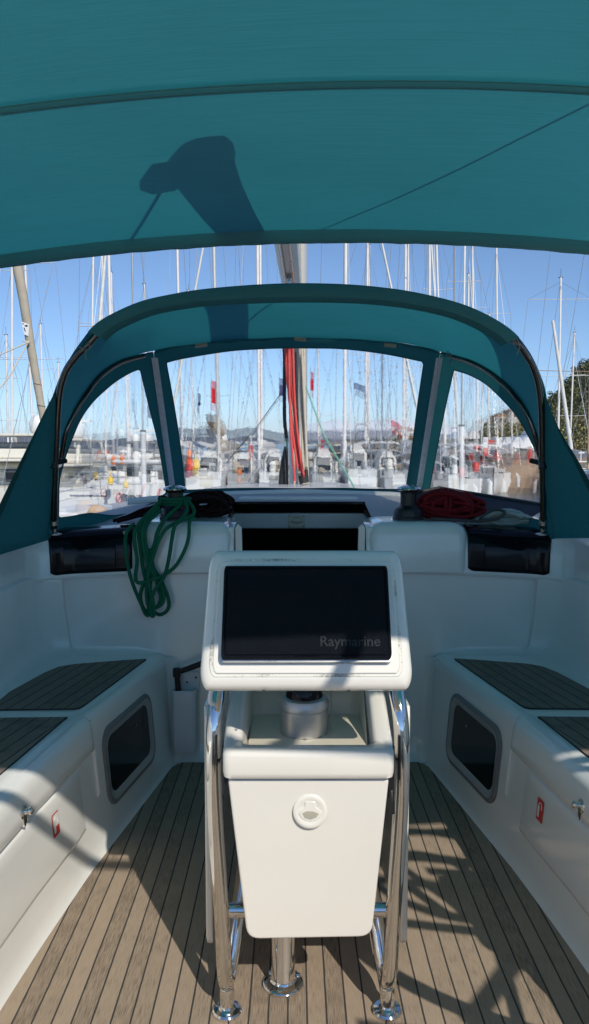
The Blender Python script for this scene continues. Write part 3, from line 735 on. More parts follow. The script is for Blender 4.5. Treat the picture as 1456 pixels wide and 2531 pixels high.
# steel foot loops
for sg in (-1, 1):
    fx = (-0.186 if sg < 0 else 0.187)
    ft = MB(); ft.lathe([(0.0345, 0.001), (0.0345, 0.006), (0.031, 0.010), (0.020, 0.011), (0.0165, 0.014), (0.0165, 0.06), (0.0155, 0.062)], (fx, 1.700, 0), None, 32)
    for a in (60, 180, 300):
        ft.lathe([(0.005, 0.010), (0.005, 0.0125), (0.0025, 0.0122)], (fx+0.025*math.cos(R(a+sg*20)), 1.700+0.025*math.sin(R(a+sg*20)), -0.001), None, 10)
    child(ft, 'foot_flange', 'steel', table, smooth=35)
    r = 0.0178
    front = [(fx+sg*0.004, 1.676, 0.135), (fx+sg*0.008, 1.674, 0.25), (fx+sg*0.020, 1.675, 0.45), (fx+sg*0.024, 1.672, 0.60), (fx+sg*0.022, 1.685, 0.70), (fx+sg*0.014, 1.73, 0.765), (fx+sg*0.0, 1.80, 0.80), (fx-sg*0.01, 1.90, 0.81), (fx-sg*0.02, 1.98, 0.81), (fx-sg*0.038, 2.06, 0.75), (fx-sg*0.045, 2.02, 0.60), (fx-sg*0.036, 1.885, 0.32), (fx-sg*0.012, 1.765, 0.13), (fx-sg*0.004, 1.738, 0.085), (fx, 1.704, 0.072), (fx+sg*0.002, 1.683, 0.092)]
    tb = MB(); tb.tube(catmull(front, 8, closed=True), r, 20, closed=True)
    child(tb, 'steel_loop', 'steel', table, smooth=60)
cb = MB(); z_ = 0.345
c = at_y(560, 2249, 1.69); zc = c.z
cb.tube([(-0.20, 1.69, zc), (0.205, 1.69, zc)], 0.0165, 20); child(cb, 'crossbar', 'steel', table, smooth=60)
# centre column
colm = MB(); cx = at_z(700, 2432, 0).x; cyy = at_z(700, 2432, 0).y
colm.lathe([(0.050, 0.001), (0.050, 0.006), (0.046, 0.011), (0.033, 0.015), (0.031, 0.018), (0.0292, 0.021), (0.0292, 0.55)], (cx, cyy, 0), None, 40)
for a in (20, 140, 260):
    colm.lathe([(0.0065, 0.010), (0.0065, 0.0155), (0.003, 0.015)], (cx+0.039*math.cos(R(a)), cyy+0.039*math.sin(R(a)), 0), None, 12)
child(colm, 'centre_column', 'steel', table, smooth=35)
# drop leaves
for sg in (-1, 1):
    lf = MB(); x0 = sg*0.222
    poly = [(x0, 1.735, 0.16), (x0, 1.75, 0.135), (x0, 1.78, 0.12), (x0, 2.55, 0.12), (x0, 2.62, 0.16), (x0, 2.64, 0.70), (x0, 2.62, 0.72), (x0, 1.73, 0.72), (x0-sg*0.004, 1.712, 0.70)]
    lf.prism(poly, (sg*0.016, 0, 0)); child(lf, 'drop_leaf', 'gelw', table, bevel=0.005, seg=3)
tt = MB(); tt.box((-0.205, 1.84, 0.715), (0.205, 2.64, 0.745)); child(tt, 'table_top', 'gelw', table, bevel=0.01, seg=3)
# body of the console
bd = MB(); bd.prism([(-0.158, 1.64, 0.60), (0.150, 1.64, 0.60), (0.120, 1.66, 0.26), (-0.128, 1.66, 0.26)], (0, 0.30, 0)); child(bd, 'console_body', 'gelw', table, bevel=0.006)
# tray moulding on top with a recess
def tray():
    mb = MB()
    # cross-sections through Y for the U-shaped rim: outer shell
    def rr(w, y0, y1, r, z, dx=0):
        cx_, cy_ = dx, (y0+y1)/2
        return [(cx_+x, cy_+y, z) for x, y in rrect(w, y1-y0, r, 6)]
    zf = lambda y: 0.677+0.135*max(0, min(1, (y-1.64)/0.12))
    w = 0.362
    outer = []
    for g, z in ((0.010, 0.614), (0.002, 0.618), (0.0, 0.63), (0.0, 0.645)):
        outer.append(rr(w-2*g, 1.565+g, 1.90-g, 0.018, z))
    top = []
    for g, dz in ((0.0, -0.012), (0.002, -0.005), (0.007, -0.001), (0.014, 0.0)):
        ring = rr(w-2*g, 1.565+g, 1.90-g, 0.018, 0)
        top.append([(x, y, zf(y)+dz) for x, y, _ in ring])
    inner = []
    for g, dz in ((0.0, 0.0), (0.006, -0.004), (0.009, -0.012), (0.014, -0.04)):
        ring = rr(0.302-2*g, 1.602+g, 1.88-g, 0.03, 0)
        inner.append([(x, y, zf(y)+dz) for x, y, _ in ring])
    bot = [(x, y, 0.655) for x, y, _ in rr(0.262, 1.622, 1.86, 0.028, 0)]
    mb.loft(outer+top+inner, closed=True); 
    mb2 = MB(); mb2.loft([inner[-1], bot], closed=True); mb2.add(bot, [tuple(range(len(bot)))])
    return mb, mb2
a_, b_ = tray()
tr_ = child(a_, 'console_tray', 'gelw', table, smooth=55)
child(b_, 'tray_recess', 'recess', tr_, smooth=40)
# gap shelf and cable
sh = MB(); sh.box((-0.162, 1.600, 0.590), (0.158, 1.66, 0.606)); child(sh, 'console_ledge', 'gelw', table, bevel=0.004)
cbm = MB(); cbm.tube(catmull([at_y(625, 1932, 1.595), at_y(660, 1927, 1.585), at_y(760, 1925, 1.583), at_y(850, 1924, 1.583), at_y(900, 1920, 1.585), at_y(935, 1926, 1.60)], 6), 0.0035, 8)
child(cbm, 'cable', 'rubber', table)
for sg, zz in ((-1, 0.60), (1, 0.56)):
    hb_ = MB(); hb_.box((sg*0.178-0.007, 1.60, zz), (sg*0.178+0.007, 1.65, 0.675)); hb_.tube([(sg*0.180, 1.59, zz-0.03), (sg*0.178, 1.60, zz+0.02)], 0.006, 8); child(hb_, 'black_bracket', 'black', table, bevel=0.002)
cw = MB(); cw.tube(catmull([(-0.155, 1.70, 0.80), (-0.185, 1.66, 0.815), (-0.205, 1.63, 0.80), (-0.212, 1.63, 0.765), (-0.205, 1.65, 0.75)], 6), 0.005, 8); child(cw, 'white_cable', 'pvc', table, smooth=60)
# swing-down bin door
dp = [at_y(563, 1926, 1.578), at_y(962, 1924, 1.578), at_y(919, 2316, 1.60), at_y(611, 2322, 1.60)]
dr = MB()
def rpoly(pts, rs, n=5):
    out = []; N = len(pts)
    for i in range(N):
        p = pts[i]; a = (pts[i-1]-p); b = (pts[(i+1) % N]-p); r = rs[i]
        pa = p+a.normalized()*r; pb = p+b.normalized()*r
        for k in range(n+1):
            t = k/n; out.append(pa*(1-t)**2+p*2*t*(1-t)+pb*t*t)
    return out
dd = rpoly(dp, [0.010, 0.010, 0.028, 0.028]); dr.prism(dd, (0, 0.024, 0))
door = child(dr, 'bin_door', 'gelw', table, bevel=0.005, seg=4)
lc = at_y(767, 2005, 1.5785)
la = MB(); la.lathe([(0.0365, 0.0), (0.0365, 0.0015), (0.034, 0.0032), (0.028, 0.0036), (0.026, 0.0026), (0.001, 0.0026)], lc, (0, -1, 0.05), 40)
lo = child(la, 'latch_ring', M['gelw'], door, smooth=40)
la = MB()
sh_ = [(-0.012, 0.024), (0.012, 0.024), (0.0115, 0.012), (0.024, 0.002), (0.026, -0.004), (0.020, -0.014), (0.010, -0.020), (0, -0.022), (-0.010, -0.020), (-0.020, -0.014), (-0.026, -0.004), (-0.024, 0.002), (-0.0115, 0.012)]
la.prism([lc+Vector((x*.95, -0.0020, z*.95)) for x, z in sh_], (0, -0.0024, 0))
child(la, 'latch_pull', 'gelw', lo, bevel=0.0012)
la = MB(); la.prism([lc+Vector((x, -0.0046, z)) for x, z in [(-0.017, -0.002), (-0.008, 0.0025), (0.006, 0.002), (0.018, -0.003), (0.013, -0.011), (0, -0.016), (-0.012, -0.012)]], (0, -0.0004, 0)); child(la, 'finger_hole', 'dialp', lo)
# swivel post under the pod
sc = at_y(752, 1835, 1.745)
cyl = MB(); cyl.lathe([(0.056, 0.0), (0.056, 0.055), (0.0545, 0.056), (0.0545, 0.059), (0.057, 0.060), (0.057, 0.070), (0.052, 0.080), (0.040, 0.084), (0.038, 0.082)], (sc.x, 1.745, 0.656), None, 48)
child(cyl, 'swivel_base', 'alu', table, smooth=35)
dm = MB(); dm.lathe([(0.043, 0.735), (0.043, 0.745), (0.036, 0.765), (0.030, 0.78), (0.028, 0.80), (0.034, 0.83), (0.036, 0.86)], (sc.x, 1.745, 0.0), None, 40)
child(dm, 'swivel_neck', 'acryl', table, smooth=50)
ky = MB(); ky.box((sc.x+0.062, 1.735, 0.66), (sc.x+0.064, 1.75, 0.775)); child(ky, 'rusty_stay', 'canv_t', table, bevel=0.0005)
# instrument pod
PT = R(25)
pc = Vector((-0.006, 1.565, 0.962))
fm = frame_mat(pc, (1, 0, 0), (0, math.sin(PT), math.cos(PT)))     # local z points aft/up
fm_n = (Vector((1, 0, 0)).cross(Vector((0, math.sin(PT), math.cos(PT)))))
def L(x, y, z=0): return fm @ Vector((x, y, z))
def trap(wt, wb, h, r, z, crown=0.006, n=8, dy=0): return [L(x, y+dy, z) for x, y in rtrap(wt, wb, h, r, n, crown)]
pb = MB()
pb.loft([trap(.26, .30, .16, .05, -0.13), trap(.36, .385, .235, .06, -0.105), trap(.388, .418, .276, .05, -0.06, .009), trap(.408, .434, .290, .045, -0.02, .010), trap(.405, .430, .287, .043, -0.006, .010), trap(.390, .413, .270, .040, 0.004, .008), trap(.372, .392, .246, .034, 0.0065)], closed=True)
b0 = trap(.372, .392, .246, .034, 0.0065); pb.add(b0, [tuple(range(len(b0)))])
b1 = trap(.26, .30, .16, .05, -0.13); pb.add(b1, [tuple(range(len(b1)))])
pod = child(pb, 'instrument_pod', 'gelw', table, smooth=45)
# sealant seam round the inset panel, mildewed
d1 = MB()
def wob(ring, a):
    out = []; cc = L(0, 0, 0)
    for i, p in enumerate(ring):
        k = 1+a*noise.noise(Vector(p)*14.0); out.append(cc+(Vector(p)-cc)*k)
    return out
n_ = 14
d1.loft([wob(trap(.373, .393, .2465, .034, 0.0062, n=n_), 0.005), wob(trap(.371, .390, .244, .033, 0.0082, n=n_), 0.006), trap(.362, .377, .234, .026, 0.0082, n=n_)], closed=True)
child(d1, 'sealant_seam', 'dirt', pod, smooth=40)
pn = MB(); pn.loft([trap(.362, .376, .2325, .025, 0.006, 0.003), trap(.362, .376, .2325, .025, 0.0098, 0.003), trap(.358, .372, .229, .024, 0.0108, 0.003)], closed=True)
q = trap(.358, .372, .229, .024, 0.0108, 0.003); pn.add(q, [tuple(range(len(q)))])
child(pn, 'inset_panel', 'gelw', pod, smooth=40)
for xx in (-0.085, 0.085):
    k_ = MB(); k_.lathe([(0.0035, 0), (0.0035, 0.002), (0.001, 0.002)], L(xx, -0.1475, -0.004), fm_n*0.4-Vector((0, 0, 1)), 10); child(k_, 'pod_screw', 'rubber', pod)
CW, CH = .337, .192; cdy = 0.004
bz = MB(); bz.loft([trap(CW+.002, CW+.006, CH+.008, .016, 0.010, 0, dy=cdy-0.002), trap(CW+.002, CW+.004, CH+.006, .016, 0.026, 0, dy=cdy-0.001)], closed=True)
q = trap(CW+.002, CW+.004, CH+.006, .016, 0.026, 0, dy=cdy-0.001); bz.add(q, [tuple(range(len(q)))])
child(bz, 'plotter_housing', 'steeld', pod, smooth=40)
cv = MB(); cv.loft([trap(CW, CW+.002, CH, .014, 0.0262, 0, dy=cdy), trap(CW, CW+.002, CH, .014, 0.033, 0, dy=cdy), trap(CW-.004, CW-.002, CH-.004, .013, 0.036, 0, dy=cdy), trap(CW-.010, CW-.008, CH-.010, .010, 0.0362, 0, dy=cdy), trap(CW-.0115, CW-.0095, CH-.0115, .010, 0.0345, 0, dy=cdy), trap(CW-.014, CW-.012, CH-.014, .010, 0.0345, 0, dy=cdy), trap(CW-.018, CW-.016, CH-.018, .009, 0.0372, 0, dy=cdy)], closed=True)
q = trap(CW-.018, CW-.016, CH-.018, .009, 0.0372, 0, dy=cdy); cv.add(q, [tuple(range(len(q)))])
cover = child(cv, 'plotter_cover', 'blacktex', pod, smooth=40)
ex = MB()
ex.tube([L(-CW/2+.01, .064, .0371), L(.085, .064, .0371)], 0.0005, 4)
ex.tube([L(-CW/2+.01, .036, .0371), L(.035, .036, .0371), L(.06, .045, .0371), L(.085, .064, .0371)], 0.0005, 4)
for k in range(3): ex.tube([L(-.026, -.087+.0022*k, .0372), L(.026, -.087+.0022*k, .0372)], 0.0006, 4)
child(ex, 'cover_ridge', 'blacktex', pod, smooth=40)
tm = textmesh('R', 0.034, frame_mat(L(0.092, 0.038, 0.0366), (1, 0, 0), (0, math.sin(PT), math.cos(PT))), 0.0006); child(tm, 'embossed_letter', 'blacktex', pod, smooth=0)
tm = textmesh('Raymarine', 0.0285, frame_mat(L(0.026, -0.067, 0.0370), (1, 0, 0), (0, math.sin(PT), math.cos(PT))), 0.0004); child(tm, 'cover_lettering', 'greymark', pod, smooth=0)

# ================================================================== WINCHES
def winch(x, label):
    y, z = 3.36, 1.008
    t = thing('winch', label, 'winch', (x, y, z), 'primary winches on the cabin top')
    b = MB(); b.lathe([(0.068, 0.0), (0.068, 0.010), (0.064, 0.014), (0.064, 0.040), (0.058, 0.050), (0.044, 0.056), (0.036, 0.062), (0.034, 0.10), (0.036, 0.118), (0.046, 0.126)], (x, y, z), None, 36)
    child(b, 'drum', 'black', t, smooth=35)
    c_ = MB(); c_.lathe([(0.046, 0.126), (0.051, 0.130), (0.052, 0.134), (0.046, 0.142), (0.026, 0.147), (0.022, 0.150), (0.010, 0.150)], (x, y, z), None, 36)
    c_.box((-0.008, -0.05, 0.0), (0.012, 0.0, 0.01), mat=Matrix.Translation((x, y, z+0.128)) @ Matrix.Rotation(R(-60), 4, 'Z'))
    child(c_, 'self_tailer', 'steel', t, smooth=35)
    return t
winch(-0.545, 'black and chrome winch wrapped in dark and green rope beside the companionway')
winch(0.475, 'black and chrome winch standing beside the coil of red rope')

# ================================================================== ROPES
def g6(x, y): return ((450+x*.3434)/1.619, (1850+y*.3434)/1.619)
def hang(pts, lay):
    out = []
    for x, y in pts:
        X, Y_ = g6(x, y)
        if y > 760: d = BY-0.035-lay
        elif y > 640: d = BY-0.02-lay+ (760-y)/120*0.07
        else: d = BY+0.05-lay+(640-y)/220*0.10
        out.append(at_y(X, Y_, d))
    return out
gr = thing('green_rope', 'green rope coil hanging in long loops from the winch over the bulkhead', 'rope', (-0.5, 3.15, 0.8))
loops = [
 ([(575,430),(450,560),(335,680),(262,800),(262,950),(288,1150),(268,1340),(300,1400),(380,1392),(450,1370),(600,1310),(740,1200),(850,1000),(890,850),(900,690),(960,650)], 0.030),
 ([(250,720),(190,770),(155,860),(152,1000),(190,1250),(250,1450),(330,1640),(385,1765),(425,1770),(425,1650),(400,1400),(410,1250),(450,1100),(500,950),(535,800),(620,650),(760,520),(840,430),(800,390)], 0.018),
 ([(560,460),(400,640),(312,780),(318,950),(360,1250),(385,1380),(345,1460),(325,1560),(352,1680),(410,1740),(430,1600),(440,1400),(470,1200)], 0.010),
 ([(540,520),(400,660),(350,790),(356,950),(400,1150),(480,1300),(560,1420),(600,1550),(575,1650),(500,1695)], 0.022),
 ([(840,430),(870,560),(780,680),(722,750),(692,900),(652,1150),(600,1330),(500,1480),(450,1600),(452,1770),(482,1775),(478,1650),(440,1500),(415,1350)], 0.036),
 ([(440,1000),(480,1230),(580,1400),(655,1600),(640,1720),(560,1772),(495,1750)], 0.006),
 ([(850,420),(930,510),(945,600),(820,670),(640,760),(545,900),(480,1080),(425,1250),(400,1450),(405,1620),(440,1720)], 0.026),
 ([(560,560),(430,680),(385,780),(382,900),(420,1100),(500,1300),(530,1450),(562,1560),(540,1655),(490,1695),(450,1640)], 0.014),
 ([(820,440),(700,580),(590,690),(520,820),(490,950),(430,1130),(400,1330),(440,1500),(470,1640),(470,1760)], 0.004),
]
mb = MB()
for pts, lay in loops: mb.tube(catmull(hang(pts, lay), 6), 0.0078, 10)
# turns round the winch drum
for k in range(3):
    mb.tube([(-0.545+0.060*math.cos(a)*(1+0.05*k), 3.36+0.060*math.sin(a), 1.075+0.012*k) for a in [2*PI*i/24 for i in range(24)]], 0.0065, 8, closed=True)
child(mb, 'rope_loops', 'green', gr, smooth=60)
mb = MB(); mb.tube([at_y(*g6(150, 815), BY-0.05), at_y(*g6(135, 825), BY-0.055)], 0.0082, 10); child(mb, 'whipped_end', 'creamrope', gr)

def hank(name, mat, label, c, lx, lz, ly, turns, r, seed, wraps=3, rot=0.0, wrapx=-0.3, tails=2):
    """a coiled hank of rope lying down: nested long loops, finished with a few wrapping turns"""
    rnd = random.Random(seed); t = thing(name, label, 'rope', c); mb = MB(); C3 = Vector(c); pts = []
    ca, sa = math.cos(rot), math.sin(rot)
    for k in range(turns):
        ax = lx*rnd.uniform(.62, 1.0); az = lz*(0.2+0.8*((k*0.618) % 1)); ay = ly*rnd.uniform(-.9, .9); sk = rnd.uniform(-.6, .6); ox = lx*rnd.uniform(-.3, .3)
        ph = rnd.uniform(0, .5)
        for i in range(10):
            a = ph+2*PI*i/10
            x = ax*math.cos(a)+ox; z = az*math.sin(a)+sk*az*math.cos(a); y = ay+ly*.25*math.sin(a+k)
            z = max(z, -lz+r); pts.append(C3+Vector((x*ca-y*sa, x*sa+y*ca, z)))
    mb.tube(catmull(pts, 4), r, 9)
    for w_ in range(wraps):
        x0 = lx*wrapx+w_*2.05*r
        mb.tube([C3+Vector((x0*ca-(ly*1.15*math.cos(a))*sa+.3*r*math.sin(3*a), x0*sa+ly*1.15*math.cos(a)*ca, max(-lz+r, (lz*1.0+r)*math.sin(a)))) for a in [2*PI*i/18 for i in range(18)]], r, 9, closed=True)
    for k in range(tails):
        x0 = lx*(.9 if k % 2 else -.9); p0_ = C3+Vector((x0, 0, 0)); dx = (.06+.04*rnd.random())*(1 if k % 2 else -1)
        mb.tube(catmull([p0_-Vector((dx*.4, 0, 0)), p0_+Vector((0, -.01, .01)), p0_+Vector((dx*.6, -.02, -lz*.5)), p0_+Vector((dx, -.03, -lz+r))], 5), r, 9)
    child(mb, 'coiled_line', mat, t, smooth=60)
    return t
dk = hank('dark_rope', 'maroon', 'dark maroon rope heaped behind the winch on the port side', (-0.435, 3.50, 1.062), 0.105, 0.060, 0.07, 20, 0.0085, 3, 0, tails=0)
mb = MB(); rnd = random.Random(9)
for k in range(9):
    x0 = -0.82+0.05*rnd.random(); pts = [(x0, 3.34+0.03*k, 1.0), (x0+0.06, 3.36+0.02*k, 1.012+0.012*rnd.random()), (x0+0.13, 3.40, 1.03+0.02*rnd.random()), (x0+0.20, 3.43, 1.055+.02*rnd.random()), (x0+0.25, 3.40, 1.04)]
    mb.tube(catmull(pts, 5), 0.0085, 8)
mb.tube(catmull([(-0.60, 3.42, 1.06), (-0.625, 3.42, 1.095), (-0.605, 3.42, 1.105), (-0.585, 3.42, 1.085), (-0.59, 3.42, 1.05)], 5), 0.007, 8)
child(mb, 'loose_turns', 'maroon', dk, smooth=60)
hank('red_rope', 'red', 'coil of thick dark red rope beside the winch on the starboard cabin top', (0.665, 3.42, 1.064), 0.125, 0.064, 0.075, 21, 0.0088, 5, 2, wrapx=-.25)
hank('pale_rope', 'palerope', 'pale grey green rope lying flat outboard of the red coil', (0.90, 3.40, 1.012), 0.105, 0.030, 0.07, 13, 0.0075, 8, 0, tails=3)
mb = MB(); mb.tube(catmull([(0.56, 3.27, 1.018), (0.66, 3.25, 1.014), (0.76, 3.27, 1.008), (0.84, 3.26, 1.02), (0.88, 3.30, 1.045), (0.84, 3.34, 1.05), (0.78, 3.33, 1.012)], 8), 0.0065, 8)
o = mb.build('speckled_line', 'blackrope', smooth=60); tag(o, 'thin black line with white flecks lying in front of the red coil', 'rope')

# tilted smoked hatch lid on the starboard cabin top
ht = thing('hatch_lid', 'dark framed smoked hatch lid tilted open behind the red rope', 'hatch', (0.8, 3.7, 1.02))
A = at_y(1008, 1222, 3.75); B = at_y(1085, 1206, 3.80); C_ = at_y(1358, 1252, 3.55); D_ = at_y(1290, 1292, 3.45)
D0 = at_y(1060, 1262, 3.60)
mb = MB(); mb.prism([A, B, C_, D_, D0], (0, 0.006, 0.0)); child(mb, 'smoked_panel', 'smoke', ht, smooth=0)
mb = MB(); mb.tube([A, B, C_], 0.011, 6); mb.tube([A, D0], 0.008, 6); child(mb, 'lid_frame', 'black', ht)

# winch handle in its pocket
pk = thing('handle_pocket', 'white plastic winch handle pocket screwed low on the bulkhead', 'pocket', (-0.5, 3.2, 0.03))
p0 = at_y(459, 1765, BY-0.03)
mb = MB(); x0, z0, z1 = p0.x, 0.045, 0.315
rows = []
for z, s, f in ((z0, .7, .6), (z0+.006, .9, .9), (z0+.02, 1, 1), (z1, 1.05, 1.05), (z1+0.002, 0.98, 0.98), (z1-0.03, 0.9, 0.9)):
    rows.append([(x0+x*s, BY-0.030-0.028*f+y*f, z) for x, y in rrect(0.092, 0.052, 0.015, 5)])
mb.loft(rows, closed=True); mb.add(rows[0], [tuple(range(len(rows[0])))]); child(mb, 'pocket_body', 'pvc', pk, smooth=40)
mb = MB(); mb.prism([(x0-0.03, BY-0.006, z1-0.02), (x0+0.056, BY-0.006, z1-0.02), (x0+0.056, BY-0.006, z1+0.062), (x0-0.01, BY-0.006, z1+0.062)], (0, -0.004, 0))
child(mb, 'back_plate', 'pvc', pk, bevel=0.003)
for xx in (0.004, 0.042):
    mb = MB(); mb.sphere((x0+xx, BY-0.012, z1+0.038-0.02*(xx < 0.01)), 0.0045, 10, 6); child(mb, 'screw', 'black', pk)
hd = thing('winch_crank', 'black winch handle standing in the white pocket', 'winch crank', (-0.5, 3.15, 0.3))
h1, h2, h3 = at_y(441, 1715, BY-0.06), at_y(437, 1662, BY-0.06), at_y(510, 1636, BY-0.07)
mb = MB(); mb.tube([at_y(446, 1760, BY-0.06), h1, h2+Vector((0, 0, .005))], [0.014, 0.012, 0.012], 12); child(mb, 'grip', 'black', hd)
mb = MB(); mb.tube([h2, h3], [0.011, 0.013], 12); mb.lathe([(0.017, -0.016), (0.017, 0.016), (0.012, 0.02)], h2, None, 14); child(mb, 'arm', 'black', hd)

# ================================================================== SPRAYHOOD
hood = thing('sprayhood', 'teal canvas sprayhood with three clear windows over the companionway', 'sprayhood', (0, 3.2, 0.97))
ZF, ZT = 0.97, 1.881
n1 = Vector((0, 1, 0.417)).normalized(); p1 = Vector((0, 3.10, 0.97))
def P1(x, y): return on_plane(x, y, p1, n1)
OUT = [(130,980),(148,930),(175,880),(205,838),(235,803),(280,775),(350,745),(430,727),(500,716),(600,707),(700,702),(800,702),(900,707),(1000,719),(1080,735),(1150,755),(1210,782),(1262,815),(1295,850),(1322,893),(1345,950),(1352,985)]
out3 = catmull([P1(*p) for p in OUT], 6)
NL = 90
h1c = resample(out3, NL)
nF = Vector((0, 1, 0.97)).normalized(); pF = Vector((0, 4.25, 1.10))
zl_t = on_plane(381, 885, pF, nF); zl_b = on_plane(425, 1205, pF, nF)
zr_t = on_plane(1087, 885, pF, nF); zr_b = on_plane(1037, 1205, pF, nF)
sl = at_y(140, 1292, 3.25); sr = at_y(1342, 1300, 3.25)
nL = (zl_b-zl_t).cross(sl-zl_t).normalized(); nR = (zr_b-zr_t).cross(sr-zr_t).normalized()
def PF(x, y): return on_plane(x, y, pF, nF)
def PL(x, y): return on_plane(x, y, zl_t, nL)
def PR(x, y): return on_plane(x, y, zr_t, nR)
hoop2L = [(150,1135),(163,1065),(185,1015),(213,968),(250,922),(300,889),(356,873)]
hoop2F = [(381,868),(450,853),(560,841),(700,834),(800,834),(900,840),(1000,850),(1087,868)]
hoop2R = [(1120,876),(1165,890),(1215,918),(1262,960),(1298,1010),(1322,1070),(1338,1140)]
h2 = [PL(*p) for p in hoop2L]+[PF(*p) for p in hoop2F]+[PR(*p) for p in hoop2R]
h2c = resample(catmull(h2, 6), NL)
# roof canopy between the two hoops, bulging a little
mb = MB(); rows = []
NR = 14
for j in range(NR+1):
    t = j/NR; row = []
    for i in range(NL):
        p = h1c[i].lerp(h2c[i], t)
        row.append(p+Vector((0, 0, 0.035*math.sin(PI*t)+0.006*noise.noise(p*5))))
    rows.append(row)
mb.loft(rows); child(mb, 'hood_canopy', 'fab', hood, recalc=True)
# sleeve round the aft hoop: double cloth
mb = MB(); rows = []
for j, (d, dz) in enumerate(((0.004, 0.004), (-0.014, -0.004), (-0.018, -0.026), (-0.010, -0.046), (0.02, -0.054), (0.07, -0.050), (0.075, -0.036))):
    row = []
    for i in range(12, NL-11):
        p = h1c[i]; cdir = (Vector((0, p.y, 1.35))-p).normalized()
        w_ = 1.0
        row.append(p+cdir*(-dz)*w_+Vector((0, d, 0)))
    rows.append(row)
mb.loft(rows); child(mb, 'hoop_sleeve', 'fab', hood)
# hem band at the front of the canopy with a wavy free edge
mb = MB(); rows = []
for j in range(3):
    row = []
    for i in range(6, NL-6):
        p = h2c[i]; q = h1c[i]; d_ = (q-p).normalized()
        row.append(p+d_*(0.018*j)+Vector((0, 0, -0.006-0.004*j-0.002*math.sin(i*1.3)*j)))
    rows.append(row)
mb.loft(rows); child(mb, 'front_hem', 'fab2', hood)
# steel hoops
tubeL = [(133,1306),(135,1200),(139,1100),(144,1000),(151,950),(165,912),(188,880),(212,856)]
tubeR = [(1343,1306),(1341,1150),(1339,1020),(1332,950),(1318,905),(1300,875),(1278,846)]
t3L = [P1(*p) for p in tubeL]; t3R = [P1(*p) for p in tubeR]
top_in = [h1c[i]+(Vector((0, h1c[i].y, 1.35))-h1c[i]).normalized()*0.026+Vector((0, 0.014, 0)) for i in range(14, NL-13, 6)]
aft = catmull(t3L+top_in+t3R[::-1], 6)
mb = MB(); mb.tube(aft, 0.0125, 14); child(mb, 'aft_hoop', 'steelh', hood, smooth=60)
for X, Y_ in ((134, 1145), (1341, 1145)):
    mb = MB(); c = P1(X, Y_); mb.tube([c+Vector((0, 0.005, 0.03)), c+Vector((0, -0.005, -0.02))], 0.0165, 12); mb.tube([c, c+Vector((0.03 if X < 700 else -0.03, 0.05, 0.01))], 0.010, 8); child(mb, 'hoop_joint', 'black', hood)
for X in (133, 1343):
    mb = MB(); c = P1(X, 1290); mb.tube([c+Vector((0, 0, 0.02)), c+Vector((0, 0.005, -0.012))], 0.017, 12)
    mb.tube([c+Vector((0, 0.005, -0.012)), c+Vector((0, 0.01, -0.04))], 0.008, 10); mb.lathe([(0.028, 0), (0.028, 0.004), (0.012, 0.008)], c+Vector((0, 0.01, -0.052)), None, 16); child(mb, 'hoop_foot', 'steeld', hood)
sh2 = [p+Vector((0, -0.01, -0.012)) for p in [PL(*q) for q in hoop2L]]
mb = MB(); mb.tube(catmull([t3L[1].lerp(t3L[2], 0.5)]+sh2, 6), 0.0115, 12)
child(mb, 'front_hoop', 'steelh', hood, smooth=60); mb = MB()
sh2 = [p+Vector((0, -0.01, -0.012)) for p in [PR(*q) for q in hoop2R]]
mb.tube(catmull(sh2+[t3R[1].lerp(t3R[2], 0.1)], 6), 0.0115, 12)
child(mb, 'front_hoop', 'steelh', hood, smooth=60)

def panel(outline, window, unp, name, wname):
    """fabric panel with a clear window; both given as closed picture-measured outlines on a plane"""
    def dens(poly, n=120):
        P = [Vector((x, y, 0)) for x, y in poly]+[Vector((poly[0][0], poly[0][1], 0))]
        return P
    win = resample(dens(window), 161)[:-1]
    cx = sum(p.x for p in win)/len(win); cy = sum(p.y for p in win)/len(win)
    op = dens(outline)
    outer = []
    for w in win:
        d = Vector((w.x-cx, w.y-cy, 0)); best = None
        for a, b in zip(op, op[1:]):
            e = b-a; den = d.x*e.y-d.y*e.x
            if abs(den) < 1e-9: continue
            s = ((a.x-cx)*e.y-(a.y-cy)*e.x)/den; u = ((a.x-cx)*d.y-(a.y-cy)*d.x)/den
            if s > 0 and -1e-6 <= u <= 1+1e-6 and (best is None or s > best): best = s
        outer.append(Vector((cx+d.x*max(best or 1, 1.0), cy+d.y*max(best or 1, 1.0), 0)))
    mb = MB(); rows = []
    W3 = [unp(p.x, p.y) for p in win]; O3 = [unp(p.x, p.y) for p in outer]
    for t in (0, 0.12, 0.5, 1): rows.append([w.lerp(o_, t)+Vector((0, -0.002 if t == 0.12 else 0, 0)) for w, o_ in zip(W3, O3)])
    mb.loft(rows, closed=True)
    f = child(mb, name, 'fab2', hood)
    g = MB(); g.add([w+Vector((0, 0.002, 0)) for w in W3], [tuple(range(len(W3)))])
    v = child(g, wname, 'vinyl' if unp is PF else 'vinyls', f, smooth=0, recalc=False)
    # piped binding round the window
    bnd = MB(); bnd.tube([w+Vector((0, -0.001, 0)) for w in W3], 0.0025, 5, closed=True); child(bnd, 'window_binding', 'fab2', f)
    return f
def sm(pts, n=5): return [(p.x, p.y) for p in catmull([(x, y, 0) for x, y in pts], n)]
winC = sm([(412,896),(450,886),(560,868),(640,862),(700,860),(780,860),(850,862),(950,874),(1048,894)])+sm([(1046,905),(1032,1000),(1018,1110),(1003,1208)])+sm([(1000,1209),(900,1208),(850,1206),(740,1207),(640,1206),(560,1207),(461,1211)])+sm([(458,1208),(447,1110),(432,1010),(413,905)])
